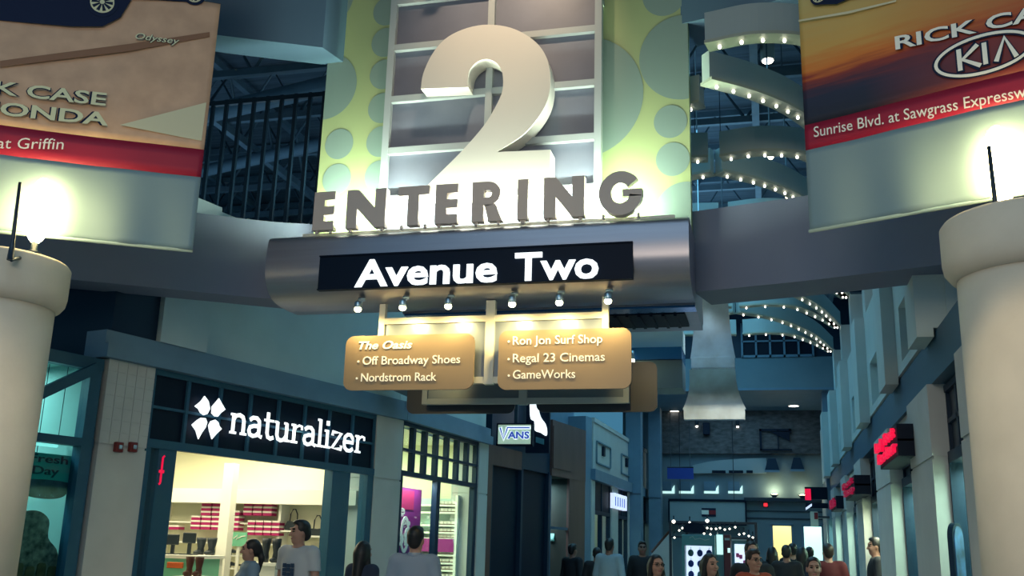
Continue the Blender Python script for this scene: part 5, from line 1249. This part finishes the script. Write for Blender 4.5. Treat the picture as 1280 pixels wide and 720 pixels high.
class SDF:
    def __init__(s): s.p = []
    def cone(s, a, b, ra, rb, k=.03, sub=False): s.p.append(('c', np.array(a, float), np.array(b, float), ra, rb, k, sub)); return s
    def ell(s, c, r, k=.03, sub=False): s.p.append(('e', np.array(c, float), np.array(r, float), 0, 0, k, sub)); return s
    def mesh(s, h, clip=None, lo=None, hi=None):
        if lo is None:
            pts = []
            for q in s.p:
                if q[6]: continue
                if q[0] == 'c': pts += [q[1]-q[3], q[1]+q[3], q[2]-q[4], q[2]+q[4]]
                else: pts += [q[1]-q[2], q[1]+q[2]]
            pts = np.array(pts); lo = pts.min(0)-.03; hi = pts.max(0)+.03
        n = np.ceil((hi-lo)/h).astype(int)+1
        G = np.stack(np.meshgrid(*[lo[i]+h*np.arange(n[i]) for i in range(3)], indexing='ij'), -1).astype(np.float32); F = None
        for ty, a, b, ra, rb, k, sub in s.p:
            if ty == 'c':
                ab = b-a; t = np.clip(((G-a)@ab)/(ab@ab+1e-9), 0, 1); d = np.linalg.norm(G-a-t[..., None]*ab, axis=-1)-(ra+(rb-ra)*t)
            else:
                k0 = np.linalg.norm((G-a)/b, axis=-1); k1 = np.linalg.norm((G-a)/(b*b), axis=-1); d = k0*(k0-1)/(k1+1e-6)
            if F is None: F = d
            elif sub: hh = np.clip(.5-.5*(F+d)/k, 0, 1); F = F*(1-hh)+(-d)*hh+k*hh*(1-hh)
            else: hh = np.clip(.5+.5*(d-F)/k, 0, 1); F = d*(1-hh)+F*hh-k*hh*(1-hh)
        if clip is not None: F = np.maximum(F, clip(G[..., 0], G[..., 1], G[..., 2]))
        return surface_nets(F, lo, h)

def person(loc, H, face, label, shirt, trousers, hair='short', hair_m='hair_black', skin='skin', male=True, turn=0.0, sleeves=.5, stride=.12, res=.010, glasses=False, graphic=None, group=None, coat=False, pack=False, collar=False):
    """standing or walking figure; face is the heading (0 = towards the viewer), turn the turn of the head"""
    k = H/1.72; t = thing('person', label, 'person', (loc[0], loc[1], 0), face, group)
    M = Matrix.Translation((loc[0], loc[1], 0)) @ Matrix.Rotation(face, 4, 'Z') @ Matrix.Scale(k, 4)
    sw = .185 if male else .160; hw = .105 if male else .11
    ct, st = cos(turn), sin(turn)
    def hd(x, y, z): y += .015; return (x*ct-y*st, x*st+y*ct-.015, z)
    arms = {}
    for q in (-1, 1):
        sh = (q*sw, .01, 1.40); el = (q*(sw+.065), .03-q*.03, 1.12); wr = (q*(sw+.07), -.05-q*.05, .87); arms[q] = (sh, el, wr)
    legs = {}
    for q in (-1, 1):
        hp = (q*hw*.85, .0, .92); kn = (q*.10, -.03-q*stride*.5, .50); an = (q*.10, .03-q*stride*1.2, .09); legs[q] = (hp, kn, an)
    b = SDF()
    b.ell((0, 0, .97), (.165 if male else .172, .115, .13), .05).ell((0, .0, 1.12), (.14 if male else .122, .10, .16), .07).ell((0, .0, 1.28), (.172 if male else .150, .108, .17), .07)
    b.cone((-sw+.03, .01, 1.405), (sw-.03, .01, 1.405), .058, .058, .06).cone((0, .015, 1.42), (0, -.005, 1.53), .058 if male else .047, .053 if male else .044, .035)
    if not male:
        for q in (-1, 1): b.ell((q*.07, -.085, 1.27), (.062, .055, .062), .04)
    for q in (-1, 1):
        a, e, w = arms[q]; b.cone(a, e, .052 if male else .043, .040 if male else .034, .04).cone(e, w, .040 if male else .034, .027, .015)
        hx, hy, hz = w; b.cone((hx, hy, hz-.02), (hx-q*.004, hy-.012, hz-.085), .026, .032, .02)
        for f_, (dy, L, r) in enumerate(((-.034, .070, .0095), (-.012, .080, .0098), (.010, .074, .0095), (.030, .058, .0085))):
            p0 = (hx-q*.002, hy-.012+dy, hz-.10); p1 = (hx-q*.010, hy-.016+dy*1.05, hz-.10-L*.55); p2 = (hx-q*.030, hy-.020+dy*1.05, hz-.10-L*.95)
            b.cone(p0, p1, r*1.1, r, .006).cone(p1, p2, r, r*.85, .004)
        b.cone((hx-q*.008, hy-.035, hz-.05), (hx-q*.02, hy-.062, hz-.09), .012, .010, .012).cone((hx-q*.02, hy-.062, hz-.09), (hx-q*.026, hy-.066, hz-.118), .010, .008, .006)
        hp, kn, an = legs[q]; b.cone(hp, kn, .085, .056, .05).cone(kn, an, .054, .036, .03).cone((an[0], an[1]+.02, .05), (an[0]+q*.015, an[1]-.13, .035), .04, .03, .03)
    # head
    b.ell(hd(0, .005, 1.625), (.073, .092, .098), .03).ell(hd(0, -.022, 1.555), (.056, .062, .062), .035).ell(hd(0, -.058, 1.517), (.026, .024, .022), .03)
    b.cone(hd(0, -.088, 1.625), hd(0, -.108, 1.580), .010, .015, .016).ell(hd(0, -.083, 1.645), (.052, .016, .012), .02)
    for q in (-1, 1):
        b.ell(hd(q*.032, -.094, 1.617), (.020, .012, .012), .010, True); b.ell(hd(q*.036, -.066, 1.578), (.026, .024, .024), .02); b.ell(hd(q*.075, .008, 1.595), (.011, .022, .034), .008)
    b.ell(hd(0, -.082, 1.545), (.024, .010, .008), .008)
    V, Q = b.mesh(res); mb = MB(); mb.add([tuple(v) for v in V], [list(q) for q in Q], 0, M, True)
    C = V[Q].mean(1); hc = C.copy(); hc[:, 1] += .015
    lx = hc[:, 0]*ct+hc[:, 1]*st; ly = -hc[:, 0]*st+hc[:, 1]*ct-.015; lz = C[:, 2]
    eye = (np.hypot((np.abs(lx)-.032)/.017, (lz-1.616)/.009) < 1) & (ly < -.055); lip = (np.hypot(lx/.024, (lz-1.545)/.009) < 1) & (ly < -.06)
    brow = (np.hypot((np.abs(lx)-.034)/.022, (lz-1.640)/.006) < 1) & (ly < -.055)
    o0 = len(mb.mi)-len(Q)
    for i in np.where(eye)[0]: mb.mi[o0+i] = 1
    for i in np.where(lip)[0]: mb.mi[o0+i] = 2
    for i in np.where(brow)[0]: mb.mi[o0+i] = 1
    mb.build('body', [skin, 'eye_dark', 'lip'], t)
    # shirt
    s = SDF(); g = .016 if not coat else .03
    s.ell((0, 0, .99), (.165+g+.005, .118+g, .15), .05).ell((0, 0, 1.12), (.14+g+(.02 if male else 0), .105+g, .18), .07).ell((0, 0, 1.28), (.172+g if male else .152+g, .110+g, .18), .07)
    s.cone((-sw+.03, .012, 1.405), (sw-.03, .012, 1.405), .058+g*.8, .058+g*.8, .06)
    if not male:
        for q in (-1, 1): s.ell((q*.07, -.085, 1.27), (.062+g*.6, .055+g*.7, .062+g*.6), .04)
    for q in (-1, 1):
        a, e, w = arms[q]; a_, e_, w_ = map(np.array, (a, e, w)); s.cone(a, e, .054+g, .044+g, .04)
        if sleeves > .6: s.cone(e, tuple(e_+(w_-e_)*.92), .044+g, .032+g*.8, .015)
    ncut = .070
    zhem = .86 if not coat else .70
    def clip(x, y, z):
        f = zhem-z; f = np.maximum(f, np.minimum(.0+z-1.425-.0*x, .10)) if False else f
        f = np.maximum(f, ncut-np.sqrt((x/1.0)**2+((y-.005)/1.0)**2+((z-1.475)/1.0)**2)*1.0)
        if sleeves <= .6: f = np.maximum(f, np.minimum((1.40-.28*sleeves*1.25)-z, np.abs(x)-(sw-.005)))
        return f
    V, Q = s.mesh(res*1.1, clip); cl = MB().add([tuple(v) for v in V], [list(q) for q in Q], 0, M, True)
    so = cl.build('jacket' if coat else 'shirt', shirt, t)
    if graphic:
        gb = MB()
        for i in range(4):
            for j in range(3):
                x0 = -.075+j*.05; z0 = 1.13+i*.042; gb.box(x0, x0+.044, -.1445, -.1395, z0, z0+.034+.006*((i+j) % 2), 0, M)
        gb.build('chest_print', graphic, so)
    if collar:
        cb = MB(); cb.lathe([(.066, 1.435), (.074, 1.45), (.066, 1.485), (.060, 1.487)], 0, .008, 18, 0, M, True, False); cb.build('collar', shirt, so)
    # trousers, shoes
    s = SDF(); s.ell((0, 0, .96), (.175, .125, .13), .05)
    for q in (-1, 1): hp, kn, an = legs[q]; s.cone(hp, kn, .096, .070, .05).cone(kn, an, .068, .058, .03)
    V, Q = s.mesh(res*1.4, lambda x, y, z: np.maximum(z-1.0, .07-z)); MB().add([tuple(v) for v in V], [list(q) for q in Q], 0, M, True).build('trousers', trousers, t)
    s = SDF()
    for q in (-1, 1): an = legs[q][2]; s.cone((an[0], an[1]+.035, .055), (an[0]+q*.016, an[1]-.14, .045), .05, .042, .03)
    V, Q = s.mesh(res*1.3, lambda x, y, z: .006-z); MB().add([tuple(v) for v in V], [list(q) for q in Q], 0, M, True).build('shoes', 'shop_dark', t)
    # hair
    s = SDF(); s.ell(hd(0, .018, 1.648), (.083, .098, .092), .02)
    if hair == 'short': s.ell(hd(0, -.022, 1.705), (.066, .062, .036), .02).ell(hd(0, .055, 1.59), (.066, .05, .07), .02)
    elif hair == 'long':
        s.ell(hd(0, .06, 1.58), (.080, .055, .11), .03).cone(hd(0, .06, 1.58), (0, .10, 1.28), .085, .062, .05)
        for q in (-1, 1): s.cone(hd(q*.068, .01, 1.62), (q*.095, .02, 1.36), .026, .038, .03).cone((q*.095, .02, 1.36), (q*.10, -.03, 1.24), .036, .022, .03)
    elif hair == 'tied': s.ell(hd(0, .06, 1.60), (.07, .05, .07), .02).cone(hd(0, .10, 1.63), hd(0, .135, 1.52), .034, .034, .03).cone(hd(0, .135, 1.52), hd(0, .115, 1.36), .034, .016, .03)
    elif hair == 'bun': s.ell(hd(0, .06, 1.60), (.07, .05, .07), .02).ell(hd(0, .05, 1.745), (.045, .045, .035), .02)
    def hclip(x, y, z):
        y2 = y+.015; X = x*ct+y2*st; Yl = -x*st+y2*ct-.015
        face_cut = np.minimum(np.minimum(-.048-Yl*1.0, .068-np.abs(X)), 1.695-.10*np.abs(X)/.07*.2-z)   # inside the face opening
        low = np.minimum(1.56-z, -.0-Yl) if hair in ('short', 'tied', 'bun') else np.full_like(x, -1)
        return np.maximum(face_cut, low)
    V, Q = s.mesh(res*.9, hclip); MB().add([tuple(v) for v in V], [list(q) for q in Q], 0, M, True).build('hair', hair_m, t)
    if glasses:
        gm = MB()
        for q in (-1, 1): gm.tube([hd(q*.033+.024*cos(a), -.099, 1.615+.017*sin(a)) for a in np.linspace(0, 2*pi, 15)], .0028, 6, 0, M).tube([hd(q*.057, -.097, 1.62), hd(q*.077, .005, 1.612)], .0026, 5, 0, M)
        gm.tube([hd(-.010, -.102, 1.618), hd(.010, -.102, 1.618)], .0026, 5, 0, M); gm.build('eyeglasses', 'eye_dark', t)
    if pack:
        bm_ = SDF(); bm_.ell((0, .17, 1.22), (.14, .075, .20), .02); V, Q = bm_.mesh(.016); MB().add([tuple(v) for v in V], [list(q) for q in Q], 0, M, True).build('backpack', pack, t)
    return t
mat('shirt_blue', (.16, .24, .33), .8); mat('shirt_white', (.45, .47, .50), .8); mat('shirt_grey', (.22, .27, .36), .8); mat('shirt_navy', (.02, .03, .06), .8)
mat('shirt_black', (.010, .012, .018), .8); mat('shirt_rust', (.34, .05, .02), .8); mat('shirt_red', (.07, .003, .008), .8); mat('denim', (.03, .05, .09), .8); mat('print_navy', (.03, .06, .11), .8); mat('shirt_pale', (.22, .30, .38), .8)
def P_(px, Y): return (float(aty(px, 690, Y)[0]), Y)
d2r = radians
person(P_(313, 10.0), 1.56, d2r(-48), 'woman with tied dark hair in light blue shirt before the shoe shop door', 'shirt_blue', 'denim', 'tied', 'hair_black', 'skin', False, d2r(-15), .8, collar=True)
person(P_(373, 10.2), 1.77, d2r(-12), 'man in white T-shirt with dark chest print before the shoe shop door', 'shirt_white', 'denim', 'short', 'hair_black', 'skin', True, d2r(-38), .5, graphic='print_navy', pack='board_blue')
person(P_(455, 10.4), 1.57, d2r(165), 'woman seen from behind with long dark hair beside the blue door frame', 'shirt_navy', 'denim', 'long', 'hair_black', 'skin', False, 0, .4)
person(P_(519, 9.5), 1.72, d2r(185), 'man seen from behind in grey shirt before the magenta poster', 'shirt_grey', 'shirt_black', 'short', 'hair_black', 'skin', True, 0, .9, collar=True)
person(P_(821, 11.0), 1.52, d2r(20), 'girl with long dark hair and eyeglasses left of the kiosk', 'shirt_navy', 'denim', 'long', 'hair_black', 'skin', False, d2r(12), .5, glasses=True, res=.008)
person(P_(888, 11.0), 1.545, d2r(22), 'woman with long dark hair in front of the bright kiosk window', 'shirt_black', 'denim', 'long', 'hair_black', 'skin', False, d2r(20), .8, res=.008)
person(P_(942, 11.5), 1.60, d2r(24), 'person with eyeglasses in rust orange top, hair tied up', 'shirt_rust', 'denim', 'short', 'hair_brown', 'skin', False, d2r(16), .8, glasses=True, res=.008)
person(P_(940, 12.6), 1.70, d2r(10), 'person with dark tied-up hair standing behind the rust orange top', 'shirt_black', 'denim', 'bun', 'hair_black', 'skin', True, d2r(8), .8)
person(P_(1016, 11.0), 1.54, d2r(8), 'girl with pulled-back dark hair in front of the red jacket', 'shirt_black', 'denim', 'tied', 'hair_black', 'skin', False, d2r(-4), .8, res=.008)
person(P_(1035, 16.5), 1.74, d2r(190), 'person seen from behind in dark red jacket by the right shops', 'shirt_red', 'denim', 'short', 'hair_brown', 'skin', True, 0, .9, res=.013, coat=True)
person((1.52, 16.45), 1.85, d2r(-88), 'man in dark clothes standing in profile before the right shop windows', 'shirt_black', 'shirt_black', 'short', 'hair_black', 'skin_shaded', True, 0, .9, res=.013)
far = [(716, 19.6, 1.66, 150, 'dark clothed person at the brown wall with a pale bag', 'shirt_black', 'short'), (746, 19.0, 1.60, 185, 'shorter dark clothed person walking beside the pale blue shirt', 'shirt_black', 'short'),
       (762, 18.4, 1.76, 170, 'man in pale blue shirt walking by the far left shops', 'shirt_pale', 'short'), (803, 19.5, 1.74, 10, 'tall dark clothed man before the far blue tower', 'shirt_black', 'short'),
       (965, 19.0, 1.70, 180, 'dark figure standing before the yellow lit opening', 'shirt_black', 'long'), (983, 18.0, 1.72, 175, 'dark figure before the gap between the two lit openings', 'shirt_black', 'short'),
       (991, 20.5, 1.78, 185, 'dark figure farther back before the bluish lit opening', 'shirt_black', 'short'), (1003, 18.5, 1.70, 160, 'dark figure with greyish shirt patch before the bluish opening', 'shirt_navy', 'long'), (1012, 22.5, 1.74, 190, 'dark figure nearest the red jacket before the bluish opening', 'shirt_black', 'short')]
for px, Y, H, a, lab, sh, hr in far: person(P_(px, Y), H, d2r(a), lab, sh, 'shirt_black', hr, 'hair_black', 'skin_shaded', hr == 'short', 0, .9, res=.016)
